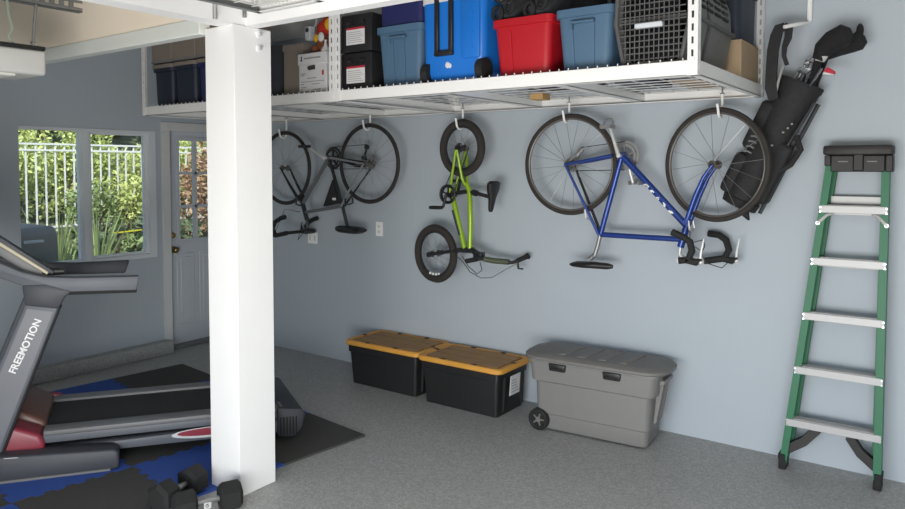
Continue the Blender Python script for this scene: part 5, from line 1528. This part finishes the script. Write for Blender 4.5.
# console: the display body beyond, and the slim sloping arm that carries it
P0 = Vector((-0.9589, 1.0832)); P1 = Vector((-1.3905, 1.4218))
dd = (P1 - P0).normalized(); nn_ = Vector((-dd.y, dd.x))
if nn_.y < 0:
    nn_ = -nn_
w = MB(); tprof(w, [(-1.4063, 1.1563), (-1.4162, 1.4586), (-1.5574, 1.7366), (-1.6438, 1.7056), (-1.5887, 1.2257)], 2.34, 2.93, 0.014, 3); con = w.build('console', M['treaddark'], tm)
D0 = Vector((-1.4159, 1.4689)); D1 = Vector((-1.553, 1.7366))
de = (D1 - D0).normalized(); dn = Vector((-de.y, de.x))
if dn.x < 0:
    dn = -dn
w = MB(); tprof(w, [D0 + de * 0.02 - dn * 0.002, D1 - de * 0.02 - dn * 0.002, D1 - de * 0.02 + dn * 0.006, D0 + de * 0.02 + dn * 0.006], 2.42, 2.86, 0.002, 1); w.build('display', M['screen'], con)
w = MB(); tprof(w, [P0 - nn_ * 0.018, P1 - nn_ * 0.03, P1 + nn_ * 0.004, P0 + nn_ * 0.004], 2.87, 2.93, 0.006, 2); arm_ = w.build('console_arm', M['treaddark'], tm)
w = MB(); tprof(w, [P0 + dd * 0.02 - nn_ * 0.03, P1 - nn_ * 0.042, P1 - nn_ * 0.022, P0 + dd * 0.02 - nn_ * 0.013], 2.88, 2.934, 0.003, 1); w.build('arm_trim', M['creamtrim'], arm_)
w = MB(); tprof(w, [P0 + dd * 0.05 - nn_ * 0.075, P1 - nn_ * 0.085, P1 - nn_ * 0.04, P0 + dd * 0.04 - nn_ * 0.03], 2.86, 2.925, 0.006, 2); w.build('cup_holder', M['railgrey'], tm)
w = MB(); w.tube([tp(P0.x - 0.03, 2.90, P0.y + 0.002), tp(P0.x + 0.05, 2.90, P0.y + 0.002)], [0.02, 0.018], 14); w.build('safety_knob', M['black'], tm)

# ------------------------------------------------------------------ garage door opener
op = thing('garage_door_opener', 'white garage door opener hanging from a slotted steel angle under the ceiling', 'garage door opener', (1.65, -2.74, 2.13))
OX0, OX1, OY0, OY1, OZ0, OZ1 = 1.47, 1.83, -2.96, -2.518, 2.13, 2.262
w = MB()
w.loft([[(OX0, OY0, OZ0), (OX1, OY0, OZ0), (OX1, OY1, OZ0), (OX0, OY1, OZ0)], [(OX0, OY0, OZ1 + 0.0), (OX1, OY0, OZ1), (OX1, OY1, OZ1), (OX0, OY1, OZ1)]])
bmesh.ops.bevel(w.bm, geom=list(w.bm.edges), offset=0.018, segments=3, affect='EDGES', profile=0.5)
w.build('motor_housing', M['opener'], op)
w = MB(); w.box((OX0 - 0.005, OY0 + 0.02, OZ1 - 0.002), (OX1 + 0.005, OY1 - 0.005, OZ1 + 0.02), 0.006); w.build('top_plate', M['black'], op)
w = MB(); w.box((OX0 + 0.02, OY0 - 0.02, OZ0 - 0.012), (OX1 - 0.03, OY1 - 0.14, OZ0 + 0.004), 0.006); w.build('lamp_lens', M['lens'], op)
w = MB()
perforated(w, 1.165, -3.7, 0, 0.01, (0, 1), 0.01)
w.bm.free(); w = MB()
AZ0, AZ1 = 2.496, 2.564
AXX = 1.83
w.box((AXX, -4.0, AZ0), (AXX + 0.003, -2.325, AZ0 + 0.022)).box((AXX, -4.0, AZ1 - 0.022), (AXX + 0.003, -2.325, AZ1))
yy = -4.0
while yy < -2.36:
    w.box((AXX, yy, AZ0 + 0.02), (AXX + 0.003, yy + 0.028, AZ1 - 0.02)); yy += 0.05
w.box((AXX - 0.04, -4.0, AZ0 - 0.001), (AXX + 0.003, -2.325, AZ0 + 0.003))
w.build('slotted_angle', M['galv'], op)
for x, y, x2, y2, m in ((1.825, -2.585, 1.825, -2.561, 'steel'), (1.60, -2.90, 1.80, -2.86, 'steel')):
    w = MB(); w.tube([(x, y, OZ1 + 0.01), (x2, y2, AZ0 + 0.02)], 0.008, 6)
    w.cyl((x - 0.01, y, OZ1 + 0.035), (x + 0.02, y, OZ1 + 0.035), 0.008, n=8)
    w.build('hanger_strap', M[m], op)
w = MB(); w.tube([(1.82, -2.675, OZ1 + 0.02), (1.82, -2.70, OZ1 + 0.05), (1.825, -2.68, OZ1 + 0.09), (1.82, -2.695, OZ1 + 0.16), (1.82, -2.70, AZ0 + 0.01)], 0.006, 6); w.build('loose_wire', M['sage'], op)
w = MB(); w.box((1.62, RY + 0.05, 2.20), (1.66, -2.95, 2.24), 0.004, 1); w.build('drive_rail', M['galv'], op)
for y in (-3.9, -3.2):
    w = MB(); w.box((AXX - 0.002, y, AZ1 - 0.03), (AXX + 0.001, y + 0.03, RH), 0.0); w.build('ceiling_hanger', M['galv'], op)

# ------------------------------------------------------------------ light
wd = bpy.data.worlds.new('sky')
scene.world = wd
wd.use_nodes = True
nt = wd.node_tree
bg = nt.nodes['Background']
sky = nt.nodes.new('ShaderNodeTexSky')
sky.sky_type = 'NISHITA'
sky.sun_disc = False
sky.sun_elevation = R(50)
sky.sun_rotation = R(135)
nt.links.new(sky.outputs['Color'], bg.inputs['Color'])
bg.inputs['Strength'].default_value = 0.26

def lamp(kind, name, loc, energy, col=(1, 1, 1)):
    l = bpy.data.lights.new(name, kind)
    l.energy = energy
    l.color = col
    o = bpy.data.objects.new(name, l)
    COL.objects.link(o)
    o.location = loc
    return o
sun = lamp('SUN', 'sun', (4, -10, 12), SUN_E, (1.0, 0.95, 0.86))
sun.data.angle = R(0.6)
sd_ = V(0.62, -0.55, 0.0).normalized() * math.cos(R(50)) + V(0, 0, math.sin(R(50)))
sun.rotation_euler = sd_.to_track_quat('Z', 'Y').to_euler()
# daylight of the open garage door
dayl = lamp('AREA', 'garage_door_daylight', (5.3, RY + 0.02, 0.62), DAY_E, (1.0, 0.99, 0.97))
dayl.data.shape = 'RECTANGLE'
dayl.data.size = 3.0
dayl.data.size_y = 1.0
aim = V(-0.05, 1, 0.36).normalized()
dayl.rotation_euler = (-aim).to_track_quat('Z', 'Y').to_euler()

# ------------------------------------------------------------------ camera
cd = bpy.data.cameras.new('camera')
cam = bpy.data.objects.new('camera', cd)
COL.objects.link(cam)
rows = [[0.812491, 0.582974, 0.0], [-0.025429, 0.03544, 0.999048], [0.582419, -0.811717, 0.043619]]
m3 = Matrix(rows).transposed()
cam.matrix_world = Matrix.Translation(Vector((5.7862, -4.3588, 1.65))) @ m3.to_4x4()
cd.sensor_width = 36
cd.sensor_fit = 'HORIZONTAL'
cd.lens = 28.4420
cd.shift_y = -0.06219
cd.clip_start = 0.05
cd.clip_end = 200
scene.camera = cam

vs = scene.view_settings
scene.display_settings.display_device = 'sRGB'
vs.view_transform = 'Standard'
vs.look = 'None'
vs.exposure = EXPO
vs.gamma = 1.0
vs.use_curve_mapping = False
